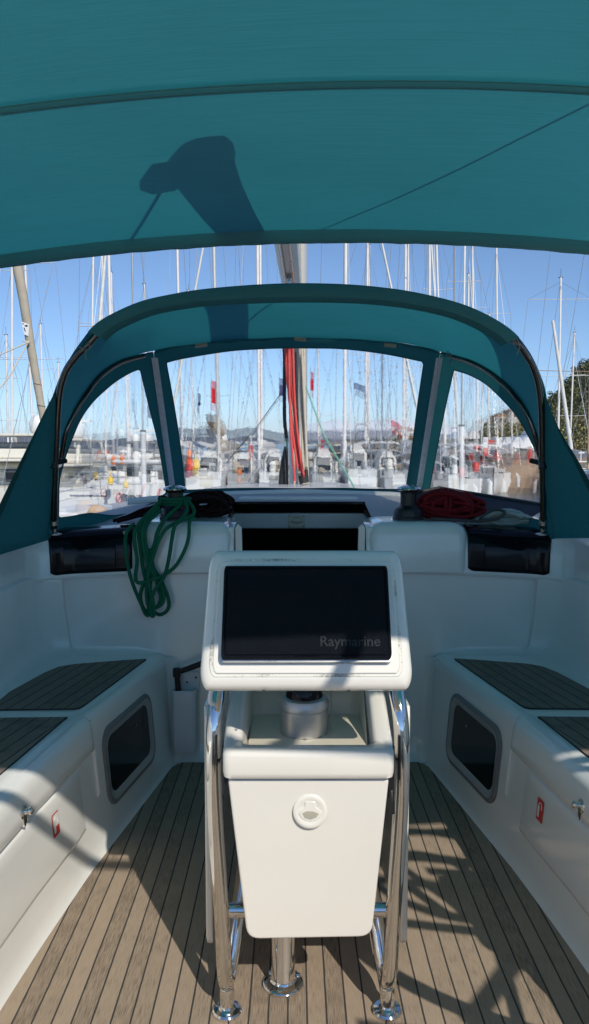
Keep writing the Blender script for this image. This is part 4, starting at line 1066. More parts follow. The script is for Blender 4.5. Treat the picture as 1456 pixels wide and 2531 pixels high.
outC = [(379,866),(450,850),(560,838),(700,831),(800,831),(900,837),(1000,848),(1089,866),(1062,1050),(1036,1225),(900,1222),(740,1221),(560,1222),(428,1226),(408,1060)]
panel(outC, winC, PF, 'front_panel', 'front_window')
winL = sm([(342,913),(322,921),(290,940),(262,962),(228,995),(200,1035),(178,1085),(160,1135),(148,1180)])+sm([(146,1200),(145,1278)])+sm([(150,1279),(180,1275),(205,1270),(225,1268),(245,1270),(270,1273),(290,1273),(330,1264),(380,1240),(412,1216)])+sm([(408,1195),(392,1100),(370,1010),(347,915)])
outL = [(379,868),(356,873),(300,886),(250,919),(213,965),(185,1012),(163,1062),(148,1110),(130,1180),(120,1330),(200,1325),(330,1303),(428,1240),(408,1060)]
panel(outL, winL, PL, 'side_panel', 'side_window')
winR = sm([(1122,914),(1160,926),(1200,948),(1240,985),(1275,1025),(1305,1075),(1328,1125),(1340,1170)])+sm([(1342,1200),(1342,1284)])+sm([(1338,1286),(1250,1268),(1150,1235),(1062,1212)])+sm([(1064,1195),(1080,1110),(1100,1010),(1120,920)])
outR = [(1089,868),(1120,876),(1165,888),(1218,916),(1265,958),(1301,1008),(1326,1068),(1342,1130),(1352,1180),(1358,1335),(1240,1310),(1120,1270),(1036,1240),(1062,1050)]
panel(outR, winR, PR, 'side_panel', 'side_window')
# zip strips
for a, b in ((zl_t, zl_b), (zr_t, zr_b)):
    mb = MB(); n = 12
    for k, (o_, w_) in enumerate(((0, 0.0165),)):
        w_ = .021; mb.prism([a+Vector((-w_, -.024, 0)), a+Vector((w_, -.024, 0)), b+Vector((w_*1.05, -.024, 0)), b+Vector((-w_*1.05, -.024, 0))], (0, 0.003, 0))
    zo = child(mb, 'zip_strip', 'zip', hood, bevel=0.001)
    mb = MB()
    for o_ in (-0.008, 0.0, 0.008): mb.tube([a+Vector((o_, -.0255, 0)), b+Vector((o_, -.0255, 0))], 0.0014, 5)
    child(mb, 'zip_teeth', 'zip', zo)
# three small LED/vent pads under the front edge
for X, Y_, w_ in ((500, 856, 30), (742, 841, 24), (962, 856, 30)):
    c = PF(X, Y_)+Vector((0, -0.03, 0)); mb = MB()
    mb.box((-0.028, -0.012, -0.008), (0.028, 0.0, 0.010), mat=Matrix.Translation(c) @ Matrix.Rotation(R(-8 if X < 700 else 6), 4, 'Y')); child(mb, 'buckle_pad', 'dialp', hood, bevel=0.004, seg=3)
# little tie cords at the hoop ends
for X, Y_, s in ((212, 862, 1), (1112, 880, -1), (1278, 850, -1)):
    c = (P1 if X != 1112 else PR)(X, Y_)+Vector((0, -0.02, 0))
    mb = MB(); mb.tube(catmull([c+Vector((-0.02, 0, 0.005)), c, c+Vector((0.012*s, 0, 0.02)), c+Vector((0.02*s, 0, 0.0)), c+Vector((0.004, 0, -0.01)), c+Vector((0.006*s, 0, -0.04))], 4), 0.0026, 6); child(mb, 'tie_cord', 'greyp', hood)
# aft wings
WL = [(130,980),(112,1015),(90,1060),(50,1142),(0,1246),(-70,1392)]
WR = [(1352,985),(1368,1030),(1390,1075),(1424,1130),(1456,1186),(1540,1330)]
def wing(edge, tube, sgn, foot_in):
    e3 = []
    for k, (x, y) in enumerate(edge):
        t = k/(len(edge)-1); e3.append(at_y(x, y, 2.88-0.28*t))
    e = resample(catmull(e3, 5), 26)
    ti = resample(tube, 26)
    mb = MB(); rows = []
    for j in range(9):
        t = j/8; row = []
        for i in range(26):
            p = e[i].lerp(ti[i], t); w_ = math.sin(PI*t)*math.sin(PI*min(1, i/25*1.0+0.05))
            row.append(p+Vector((sgn*0.02*w_, 0.02*w_+0.012*noise.noise(p*3), 0)))
        rows.append(row)
    mb.loft(rows)
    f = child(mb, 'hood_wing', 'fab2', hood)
    mb = MB(); rows = []
    for j in range(2):
        rows.append([e[i].lerp(ti[i], 0.0 if j == 0 else 0.12)+Vector((0, -0.003, 0)) for i in range(26)])
    mb.loft(rows); child(mb, 'wing_hem', 'fab2', f)
tl = [P1(150, 940), P1(146, 1000), P1(141, 1100), P1(136, 1200), P1(118, 1335)]
tr2 = [P1(1334, 945), P1(1339, 1000), P1(1341, 1100), P1(1343, 1200), P1(1368, 1330)]
wing(WL, tl, -1, None); wing(WR, tr2, 1, None)
# outer fabric between aft hoop and front hoop at the sides is the canopy; side skirt below it
for (a, b) in ((0, 1), (NL-1, -1)):
    top1 = h1c[a]; s2 = h2c[a]
    lowA = P1(118, 1335) if b > 0 else P1(1368, 1330); lowB = at_y(140, 1330, 3.25) if b > 0 else at_y(1342, 1335, 3.25)
    mb = MB(); rows = []
    for j in range(8):
        t = j/7; rows.append([top1.lerp(lowA, t)+Vector(((-0.015 if b > 0 else 0.015), 0, 0)), s2.lerp(lowB, t)+Vector(((-0.015 if b > 0 else 0.015), 0, 0))])
    mb.loft(rows); child(mb, 'side_skirt', 'fab2', hood)

# ================================================================== BIMINI
bim = thing('bimini', 'large teal canvas bimini awning stretched overhead on a steel frame', 'bimini awning', (0, 1.4, 1.9))
FE = 2.75
def bz_(x, y):
    zc = interp([(-0.3, 1.955), (0.3, 1.975), (1.0, 2.002), (1.54, 2.014), (2.1, 2.028), (2.75, 2.064)], y)
    k = 0.058+0.026*max(0, min(1, (FE-y)/1.2))
    dx = x-0.09-0.03*max(0, min(1, (FE-y)/1.2))
    return zc-k*dx*dx+0.010*x
HW = 1.70
def yaft(x): return 0.36+0.12*x*x
mb = MB(); rows = []
NX, NY = 90, 60
for j in range(NY+1):
    row = []
    for i in range(NX+1):
        x = -HW+2*HW*i/NX; ya = yaft(x); y = ya+(FE+.005-ya)*j/NY
        z = bz_(x, y)
        # slack between the hoops and drag wrinkles at the port side
        if y > 1.54: z -= 0.010*math.sin(PI*min(1, (y-1.54)/1.21))
        else: z -= 0.012*math.sin(PI*max(0, (y-ya)/(1.54-ya)))
        if x < 0.1 and y > 1.4:
            ang = math.atan2(y-2.5, x+1.65); d = math.hypot(y-2.5, x+1.65)
            z += 0.0036*math.sin(ang*34+3*noise.noise(Vector((x*2, y*2, 0))))*max(0, 1-d/1.5)*min(1, d*2)*min(1, (y-1.4)*4)
        z += 0.002*noise.noise(Vector((x*3, y*5, 1.0)))
        row.append((x, y, z))
    rows.append(row)
mb.loft(rows)
child(mb, 'awning_cloth', 'fab', bim, smooth=80)
def band(y0, y1, dz, x0=-HW, x1=HW, wav=0.0, nm='seam_band', n=90, mats='pocket'):
    mb = MB(); rows = []
    for j in range(3):
        row = []
        for i in range(n+1):
            x = x0+(x1-x0)*i/n; y = y0+(y1-y0)*j/2
            row.append((x, y+wav*noise.noise(Vector((x*4, j, 3))), bz_(x, min(y, FE))+dz))
        rows.append(row)
    mb.loft(rows); return child(mb, nm, mats, bim, smooth=80)
band(1.520, 1.556, -0.010, nm='hoop_pocket')
for y_ in (1.524, 1.552):
    mb = MB(); mb.tube([(-HW+2*HW*i/100, y_, bz_(-HW+2*HW*i/100, y_)-.0108) for i in range(101)], .0009, 4); child(mb, 'stitching', 'pocket', bim, smooth=60)
mb = MB(); rows = []
for y, dz in [(FE+a_, b_) for a_, b_ in ((-.002, 0.004), (.015, 0.0), (.021, -0.014), (.015, -0.032), (-.002, -0.038), (-.025, -0.037), (-.045, -0.024), (-.052, -0.004))]:
    rows.append([(-HW+2*HW*i/120, y+0.002*noise.noise(Vector((i*0.35, 0, 0))), bz_(-HW+2*HW*i/120, FE)+dz+(0.003*noise.noise(Vector((i*0.45, 2, 0))) if dz < -0.02 else 0)) for i in range(121)])
mb.loft(rows); child(mb, 'front_valance', 'pocket', bim, smooth=80)
mb = MB()
mb.tube([(-HW+2*HW*i/40, FE-.012, bz_(-HW+2*HW*i/40, FE)-0.0165) for i in range(41)], 0.0125, 10)
mb.tube([(-HW+2*HW*i/40, 1.537, bz_(-HW+2*HW*i/40, 1.537)+0.024) for i in range(41)], 0.0125, 10)
ab_ = [(-HW+2*HW*i/40, 0.185, bz_(-HW+2*HW*i/40, 0.2)+0.03) for i in range(41)]
child(mb, 'frame_hoop', 'steel', bim, smooth=60)
mb = MB(); mb.tube(ab_, 0.021, 12); child(mb, 'aft_frame_hoop', 'steel', bim, smooth=60)
mb = MB(); mb.tube(catmull([(0.61, 0.20, 2.0), (0.60, 0.30, 1.935), (0.57, 0.46, 1.872), (0.552, 0.60, 1.91), (0.55, 0.66, 1.985)], 6), 0.019, 8); child(mb, 'shadow_strap', 'fab2', bim)  # unseen strap shaped to cast the diagonal stripe on the pod
for sg in (-1, 1):
    for yy in (FE-.03, 1.537, 0.2):
        mb = MB(); mb.tube(catmull([(sg*HW, yy, bz_(sg*HW, yy)), (sg*(HW+0.03), yy+(0.95-yy)*0.1, 1.68), (sg*1.58, 0.95+(yy-0.95)*0.15, 1.1), (sg*1.5, 0.95, 0.97)], 6), 0.0125, 10); child(mb, 'frame_leg', 'steel', bim, smooth=60)

# ================================================================== RIG: mast, boom, shrouds
rig = thing('mast_and_boom', 'aluminium mast of the boat with its boom and red halyards', 'mast', (0.0, 6.3, 1.0))
MX = 0.0
mx3 = at_y(737, 1000, 6.3).x
mb = MB(); mb.tube([(mx3, 6.3, 0.95), (mx3, 6.3, 17.0)], 0.074, 24, flat=1.35); child(mb, 'mast_profile', 'mast', rig, smooth=60)
mb = MB(); mb.box((mx3-0.012, 6.17, 1.0), (mx3+0.012, 6.205, 16.5)); mb.box((mx3-0.10, 6.15, 0.90), (mx3+0.10, 6.45, 0.955)); child(mb, 'mast_track', 'alu', rig, bevel=0.003)
# boom (slung a little to port)
b_f = Vector((mx3-0.01, 6.15, 2.29)); b_a = Vector((-0.112, 1.685, 2.285))
b_dir = (b_a-b_f).normalized(); side = b_dir.cross(Vector((0, 0, 1))).normalized(); upb = side.cross(b_dir)
prof = [(u_*.92, v_*.92) for u_, v_ in [(0.0, -0.085), (0.035, -0.08), (0.056, -0.055), (0.060, 0.0), (0.060, 0.06), (0.048, 0.085), (0.02, 0.088), (-0.02, 0.088), (-0.048, 0.085), (-0.060, 0.06), (-0.060, 0.0), (-0.056, -0.055), (-0.035, -0.08)]]
mb = MB(); rows = []
for t in [i/10 for i in range(11)]:
    c = b_f.lerp(b_a, t); rows.append([c+side*u+upb*v for u, v in prof])
mb.loft(rows, closed=True); mb.add(rows[0], [tuple(range(13))]); mb.add(rows[-1], [tuple(range(13))])
boom = child(mb, 'boom', 'mast', rig, smooth=30)
mb = MB()
for u in (-0.020, 0.020): mb.tube([b_f+side*u-upb*0.085, b_a+side*u-upb*0.085], 0.006, 6)
child(mb, 'boom_groove', 'steeld', boom)
mb = MB(); cc = b_f.lerp(b_a, 0.47)-upb*0.10; mb.tube([cc+upb*0.02, cc-upb*0.02], 0.012, 10); mb.tube([cc-b_dir*0.02, cc+b_dir*0.03], 0.010, 8); child(mb, 'boom_bail', 'steeld', boom)
# boom end casting with sheave box and block
mb = MB()
rows = []
for t, s in ((0, 1.02), (0.04, 1.10), (0.10, 1.10), (0.125, 1.0), (0.135, 0.8)):
    c = b_a+b_dir*t; rows.append([c+side*u*s+upb*(v*s) for u, v in prof])
mb.loft(rows, closed=True); mb.add(rows[0], [tuple(range(13))]); mb.add(rows[-1], [tuple(range(13))])
child(mb, 'boom_end', 'black', boom, smooth=40)
bl = b_a+Vector((-0.105, 0.03, 0.0))
mb = MB(); mb.prism([bl+Vector(q) for q in ((-.035, -.055, -.05), (.03, -.055, -.055), (.04, .05, -.045), (-.02, .06, -.04), (-.045, .01, -.045))], (0, 0, .10)); mb.tube([bl, b_a+Vector((-0.04, 0.03, 0.05))], 0.03, 10); mb.tube([bl+Vector((0, 0, -0.05)), bl+Vector((0.0, 0.08, -0.09))], 0.018, 8)
child(mb, 'boom_block', 'black', boom)
# stowed mainsail pack on the boom, forward part
mb = MB(); rows = []
# lines
tl_ = MB(); tl_.tube([bl+Vector((0, 0.05, 0.05)), (mx3, 6.35, 17.0)], 0.006, 6); child(tl_, 'topping_lift', 'blackrope', rig)
tl_ = MB(); st_ = b_f.lerp(b_a, 0.70)-upb*0.08; tl_.tube([st_, st_+Vector((0.44, -0.96, 0))*3.2], 0.004, 6); child(tl_, 'preventer_line', 'blackrope', rig)
# bundle of red halyards etc at the mast foot
hb = MB()
for k, (x0, x1, x2, e) in enumerate(((705, 716, 741, 1180), (711, 725, 746, 1186), (718, 727, 751, 1190), (724, 731, 748, 1182), (707, 720, 736, 1172), (714, 718, 729, 1205))):
    hb = MB(); hb.tube(catmull([at_y(x0-4, 650, 5.95-.02*k), at_y(x0, 862, 5.9-.02*k), at_y(x1, 1000+10*k, 5.85-.02*k), at_y(x2, e-10, 5.8-.02*k)], 8), 0.0088, 8)
    child(hb, 'red_halyard', 'redb', rig, smooth=60)
hb = MB(); hb.sphere(tuple(at_y(744, 1178, 5.8)), 0.01, 6, 4)
child(hb, 'halyard_knot', 'redb', rig)
hb = MB(); hb.tube([at_y(716, 862, 6.0), at_y(722, 1000, 6.0), at_y(728, 1210, 6.0)], 0.009, 8); hb.tube([at_y(746, 862, 6.02), at_y(757, 1100, 6.0), at_y(762, 1210, 6.0)], 0.010, 8); hb.tube([at_y(752, 862, 6.02), at_y(754, 1000, 6.02), at_y(758, 1210, 6.0)], 0.010, 8); hb.tube([at_y(739, 600, 6.1), at_y(741, 862, 6.1), at_y(750, 1210, 6.0)], 0.009, 8); hb.tube([at_y(745, 600, 6.1), at_y(747, 862, 6.1), at_y(753, 1210, 6.0)], 0.009, 8)
child(hb, 'cream_halyard', 'creamrope', rig)
hb = MB(); hb.tube(catmull([at_y(704, 862, 5.95), at_y(703, 1000, 5.95), at_y(704, 1050, 5.95), at_y(709, 1090, 5.95)], 6), [0.020, 0.022, 0.028, 0.018], 10) if False else hb.tube(resample(catmull([at_y(704, 862, 5.95), at_y(703, 1000, 5.95), at_y(704, 1050, 5.95), at_y(709, 1090, 5.95)], 6), 20), 0.014, 10)
hb.tube(resample([at_y(731, 870, 5.98), at_y(734, 1000, 5.98), at_y(738, 1120, 5.98)], 8), 0.010, 8)
hb.tube([at_y(700, 1210, 5.9), at_y(703, 1150, 5.9), at_y(707, 1110, 5.9)], [0.040, 0.032, 0.015], 10)
hb.tube([at_y(745, 1175, 5.8), at_y(752, 1200, 5.8)], [0.030, 0.034], 10); hb.tube([at_y(757, 1160, 5.8), at_y(757, 1198, 5.8)], [0.012, 0.022], 10)
child(hb, 'black_halyard_bag', 'rubber', rig)
hb = MB(); hb.tube([at_y(756, 960, 5.9), at_y(800, 1078, 5.4), at_y(880, 1213, 4.9)], 0.006, 6); hb.tube([at_y(710, 1080, 5.95), at_y(705, 1210, 5.95)], 0.006, 6); child(hb, 'green_halyard', 'greenl', rig)
hb = MB(); hb.tube([at_y(697, 975, 5.95), at_y(640, 1055, 6.0), at_y(560, 1150, 6.1)], 0.005, 6); hb.tube([at_y(700, 862, 5.95), at_y(702, 930, 5.95)], 0.006, 6); child(hb, 'thin_halyard', 'blackrope', rig)
# windvane-like cover on boom is left off; guard wire
for sg, X0, X1, yt, yb in ((-1, 326, 335, 1058, 1262), (1, 1124, 1123, 1057, 1235)):
    s = thing('shroud', ('port' if sg < 0 else 'starboard')+' shroud wire with white plastic tube, in the '+('left' if sg < 0 else 'right')+' hood window', 'shroud', tuple(at_y(X1, yb, 6.5)), 'shrouds of the boat')
    a = at_y(X1, yt, 6.5); b = at_y(X1+(5 if sg < 0 else 1), yb+30, 6.5); up1 = at_y(X0, 616, 6.5)
    mb = MB(); mb.tube([b, a+(b-a)*(-0.0)], 0.0235, 14); child(mb, 'plastic_tube', 'pvc', s, smooth=60)
    mb = MB(); mb.tube([a, up1+(up1-a)*0.6], 0.0085, 8); child(mb, 'twisted_wire', 'wire', s)
    mb = MB(); c = a; mb.tube([a+Vector((0, 0, -0.01)), a+Vector((0, 0, 0.006))], 0.026, 14); child(mb, 'tube_cap', 'rubber', s)
for sg in (-1, 1):  # unseen helm seats and transom, added to bounce sunlight onto the bulkhead
    mb = MB(); mb.box((sg*0.72-0.42, -1.25, 0.0), (sg*0.72+0.42, -0.62, 0.50)); child(mb, 'helm_seat', 'gelw', boat, bevel=0.03, seg=3)
    mb = MB(); mb.box((sg*0.72-0.38, -1.20, 0.502), (sg*0.72+0.38, -0.66, 0.514)); child(mb, 'helm_seat_teak', 'canv_b', boat, bevel=0.003)
mb = MB(); mb.box((-1.70, -1.56, 0.30), (1.70, -1.26, 0.95)); child(mb, 'transom', 'gelw', boat, bevel=0.04, seg=3)
# steering wheel, starboard helm, just outside the frame to the right; throws the shadow on the floor
wh = thing('steering_wheel', 'steel steering wheel on its pedestal at the starboard helm', 'steering wheel', (0.80, 0.98, 0.45))
wc = Vector((0.96, 1.04, 0.88)); mb = MB(); Rw = 0.42
mb.tube([wc+Vector((Rw*math.cos(a), -0.05*math.sin(a), Rw*math.sin(a))) for a in [2*PI*i/60 for i in range(60)]], 0.022, 10, closed=True); child(mb, 'rim', 'steel', wh, smooth=60)
mb = MB()
for k in range(5):
    a = 2*PI*k/5+0.4; mb.tube([wc, wc+Vector((Rw*math.cos(a), -0.05*math.sin(a), Rw*math.sin(a)))], 0.015, 8)
child(mb, 'spoke', 'steel', wh, smooth=60)
mb = MB(); mb.lathe([(0.05, 0), (0.05, 0.05), (0.03, 0.06)], wc, (0, -1, 0), 20); mb.box((0.90, 1.08, 0.0), (1.02, 1.22, 0.98)); mb.tube(catmull([(0.86, 1.10, 0.90), (0.84, 1.08, 1.15), (0.90, 1.06, 1.24), (1.02, 1.06, 1.24), (1.08, 1.08, 1.15), (1.06, 1.10, 0.90)], 6), 0.018, 8)
child(mb, 'wheel_pedestal', 'gelw', wh, bevel=0.01)
# stern rail aft of the helm
pr = thing('stern_rail', 'steel stern rail with stanchions behind the helm', 'guard rail', (1.5, -0.6, 0.75))
mb = MB()
for z in (1.08, 1.42):
    mb.tube(catmull([(1.72, 0.75, z), (1.74, 0.2, z), (1.72, -0.6, z), (1.60, -1.1, z), (1.1, -1.35, z), (0.5, -1.4, z)], 8), 0.0125, 10)
for x, y in ((1.72, 0.75), (1.74, 0.0), (1.70, -0.8), (1.1, -1.35)): mb.tube([(x, y, 0.74), (x, y, 1.42)], 0.0125, 10)
child(mb, 'rail_tube', 'steel', pr, smooth=60)
mb = MB(); rc = Vector((1.10, 0.88, 1.32))  # unseen ring and bars added to cast looped shadows on the floor
mb.tube([rc+Vector((0.23*math.cos(a), 0.05*math.cos(a), 0.23*math.sin(a))) for a in [2*PI*i/40 for i in range(40)]], 0.017, 10, closed=True)
mb.tube([(1.02, 0.90, 1.52), (1.34, 0.94, 1.50)], 0.016, 8); mb.tube([(1.04, 0.90, 1.30), (1.34, 0.94, 1.22), (1.36, 0.95, 0.97)], 0.016, 8)
mb.tube([(0.86, 0.60, 0.98), (1.16, 0.78, 1.10), (1.30, 0.80, 0.97)], 0.020, 8); mb.tube([(0.70, 0.40, 1.16), (1.2, 0.44, 1.02), (1.25, 0.5, 0.97)], 0.018, 8)
child(mb, 'shadow_loop', 'steel', pr, smooth=60)

# ================================================================== HARBOUR
def gp(px, dist):
    """point on the water at picture column px and distance dist"""
    r = ray(px, 1118); k = dist/r.y; return Vector((CAM.x+r.x*k, dist, WATER))
def zy(py, dist):
    r = ray(728, py); return CAM.z+r.z*dist/r.y

def yacht(px, dist, head, L, mast_top, label, name='moored_sailboat', beam=3.6, spread=(0.45, 0.72), spw=1.1, hullm='hull', mr=0.065, cover='canv_w', hood='canv_n', mastm='farmast',
          jib=False, furl=None, stern=True, lean=0.0, group='sailboats moored across the harbour', extra=None, rake=0.0, tpx=None):
    """a sailboat with its mast at picture column px. head: direction of the bow in degrees (90 = away from the camera)"""
    o = gp(px, dist); t = thing(name, label, 'sailboat', tuple(o), group)
    ca, sa = math.cos(R(head)), math.sin(R(head))
    def W(f, s, z): return o+Vector((ca*f-sa*s, sa*f+ca*s, z))        # forward, port, up
    fa = 0.42*L
    mb = MB(); rows = []
    for i in range(15):
        s = i/14; f = -L+fa+L*s; b = beam/2*(1-max(0, (s-0.4)/0.6)**2.2)*(0.82+0.18*min(1, s/0.35)); b = max(b, 0.03)
        zt = 1.05+0.30*s*s
        rows.append([W(f, -b, zt), W(f, -b*0.98, 0.5), W(f, -b*0.85, 0.02), W(f, -b*.5, -0.25), W(f, b*.5, -0.25), W(f, b*0.85, 0.02), W(f, b*0.98, 0.5), W(f, b, zt)])
    mb.loft(rows); mb.loft([[r[0] for r in rows], [(r[0]+r[-1])/2+Vector((0, 0, .05)) for r in rows], [r[-1] for r in rows]]); mb.add(rows[0], [tuple(range(8))])
    hull = child(mb, 'hull', hullm, t, smooth=45)
    st = MB()
    for sgn in (0, 7): st.tube([r[sgn]+Vector((0, 0, -0.22)) for r in rows[:14]], 0.03, 5)
    child(st, 'rubbing_stripe', 'canv_n' if hullm != 'navy' else 'whitemark', hull)
    mb = MB(); rows = []
    for f, w, z in ((-L*0.34, 0.36, 1.5), (-L*0.33, .38, 1.58), (0.0, 0.34, 1.55), (L*0.12, 0.26, 1.42), (L*0.20, 0.16, 1.25)):
        rows.append([W(f, -beam*w, 1.08), W(f, -beam*w*0.86, z), W(f, 0, z+.06), W(f, beam*w*0.86, z), W(f, beam*w, 1.08)])
    mb.loft(rows); mb.add(rows[0], [tuple(range(5))]); cab = child(mb, 'cabin', hullm if hullm != 'navy' else 'hull', t, smooth=30)
    mb = MB()
    for sgn in (-1, 1):
        mb.prism([W(-L*.28, sgn*beam*.375, 1.20), W(L*.05, sgn*beam*.325, 1.20), W(L*.03, sgn*beam*.30, 1.40), W(-L*.28, sgn*beam*.34, 1.42)], W(0, sgn*0.03, 0)-W(0, 0, 0))
    mb.prism([W(-L*.345, -0.35, 1.1), W(-L*.345, 0.35, 1.1), W(-L*.345, 0.3, 1.5), W(-L*.345, -0.3, 1.5)], W(-.02, 0, 0)-W(0, 0, 0))
    child(mb, 'cabin_window', 'glass', cab, smooth=0)
    # hood and bimini
    if hood:
        mb = MB(); rows = []
        for f, z, w in ((-L*.36, 1.92, .33), (-L*.33, 1.98, .33), (-L*.25, 1.92, .31), (-L*.20, 1.55, .28)):
            rows.append([W(f, -beam*w, 1.45), W(f, -beam*w*.9, z-.18), W(f, -beam*w*.5, z), W(f, beam*w*.5, z), W(f, beam*w*.9, z-.18), W(f, beam*w, 1.45)])
        mb.loft(rows); child(mb, 'sprayhood', hood, t)
        if dist < 55:
            mb = MB(); rows = []
            for f, z in ((-L*.56, 2.45), (-L*.50, 2.55), (-L*.42, 2.55), (-L*.37, 2.45)):
                rows.append([W(f, -beam*.38, z-.25), W(f, -beam*.2, z), W(f, beam*.2, z), W(f, beam*.38, z-.25)])
            mb.loft(rows)
            for f in (-L*.55, -L*.38):
                for sgn in (-1, 1): mb.tube([W(f, sgn*beam*.38, 2.2), W(-L*.47, sgn*beam*.42, 1.1)], 0.02, 5)
            child(mb, 'bimini', hood, t)
    h = mast_top-WATER
    top = W(rake*h, lean*h, h) if tpx is None else Vector(((gp(tpx, dist)).x, dist, WATER+h))
    mb = MB(); mb.tube([W(0, 0, 1.2), top], mr, 10); m = child(mb, 'mast', mastm, t, smooth=60)
    mb = MB(); base = W(0, 0, 0)
    def on(z): return base.lerp(top, z/h)
    mb.tube([on(h), on(h)+Vector((0, 0, 0.5))], 0.010, 4); mb.box(tuple(on(h)+Vector((-.12, -.03, -.02))), tuple(on(h)+Vector((.12, .03, .03))))
    child(mb, 'masthead_gear', 'rubber', m)
    for sf in spread:
        mb = MB(); sp_ = [on(h*sf)+W(-0.12, sgn*spw*(1.25-0.55*sf), 0.04)-W(0, 0, 0) for sgn in (-1, 1)]
        mb.tube([sp_[0], on(h*sf), sp_[1]], 0.030, 6, flat=.6); child(mb, 'spreader', mastm, m)
    mb = MB()
    for sgn in (-1, 1):
        pts = [W(-0.2, sgn*beam*.46, 1.1)]+[on(h*sf)+W(-0.12, sgn*spw*(1.25-0.55*sf), 0.04)-W(0, 0, 0) for sf in spread]+[on(h*0.98)]
        mb.tube(pts, 0.011, 4); mb.tube([W(-0.6, sgn*beam*.44, 1.1), on(h*spread[0])], 0.009, 4)
    mb.tube([W(-L+fa+.1, beam*.3, 1.1), on(h*.45)+W(-L*.25, 0, 0)-W(0, 0, 0), on(h)], 0.010, 4)
    child(mb, 'rigging', 'wire', t)
    mb = MB(); mb.tube([W(L*.52, 0, 1.35), on(h*.97)], [0.055, 0.04] if jib else [.012, .012], 6); child(mb, 'forestay', cover if jib else 'wire', t)
    mb = MB(); mb.tube([W(-.1, 0, 2.0), W(-L*.40, 0, 2.15)], 0.07, 8); bo = child(mb, 'boom', mastm, t)
    mb = MB(); rows = []
    for f, r_ in ((-.05, .10), (-.4, .30), (-L*.2, .22), (-L*.38, .14), (-L*.40, .05)):
        rows.append([W(f, r_*.45*math.cos(a), 2.12-f*-0.0+0.15*(-f/L)+r_*0.8+r_*math.sin(a)) for a in [2*PI*k/8 for k in range(8)]])
    mb.loft(rows, closed=True); child(mb, 'sail_cover', cover, bo)
    if dist < 60:
        mb = MB()
        for sgn in (-1, 1):
            for z in (1.35, 1.65): mb.tube([W(-L+fa+.1, sgn*beam*.40, z), W(-L*.2, sgn*beam*.47, z), W(L*.1, sgn*beam*.45, z), W(L*.45, sgn*beam*.16, z+.1), W(L*.57, 0, z+.25)], 0.012, 4)
            for f, s in ((-L+fa+.1, .40), (-L*.35, .45), (-L*.15, .47), (L*.1, .45), (L*.3, .33), (L*.45, .16)): mb.tube([W(f, sgn*beam*s, 1.1), W(f, sgn*beam*s, 1.7)], 0.013, 4)
        child(mb, 'lifeline', 'steeld', t)
        rnd = random.Random(int(px)); fm_ = 'pvc' if rnd.random() < .6 else 'canv_n'
        for f, sgn in ((-L*.4, 1), (-L*.1, -1), (L*.2, 1), (-L*.35, -1)):
            b = beam*.49; mb = MB(); mb.tube([W(f, sgn*b, 1.0), W(f, sgn*(b+.1), .8), W(f, sgn*(b+.1), .25)], [.02, .11, .11], 8)
            child(mb, 'fender', fm_, t)
    if extra: extra(t, W, on, h)
    return t

def flag_on(px, py, dist, w, h, mat='flag', label='', name='flag', turn=0.3, group=None):
    p = at_y(px, py, dist); t = thing(name, label, 'flag', tuple(p), group)
    mb = MB(); rows = []
    for i in range(9):
        s = i/8; rows.append([p+Vector((w*s*0.8, 0.15*w*math.sin(s*5), -h*j/6-0.25*w*s+0.05*w*math.sin(s*6+j))) for j in range(7)])
    mb.loft(rows); child(mb, 'cloth', mat, t)
    mb = MB(); mb.tube([p+Vector((0, 0, 0.3)), p+Vector((0, 0, -h-0.5))], 0.015, 5); child(mb, 'halyard', 'wire', t)
    return t

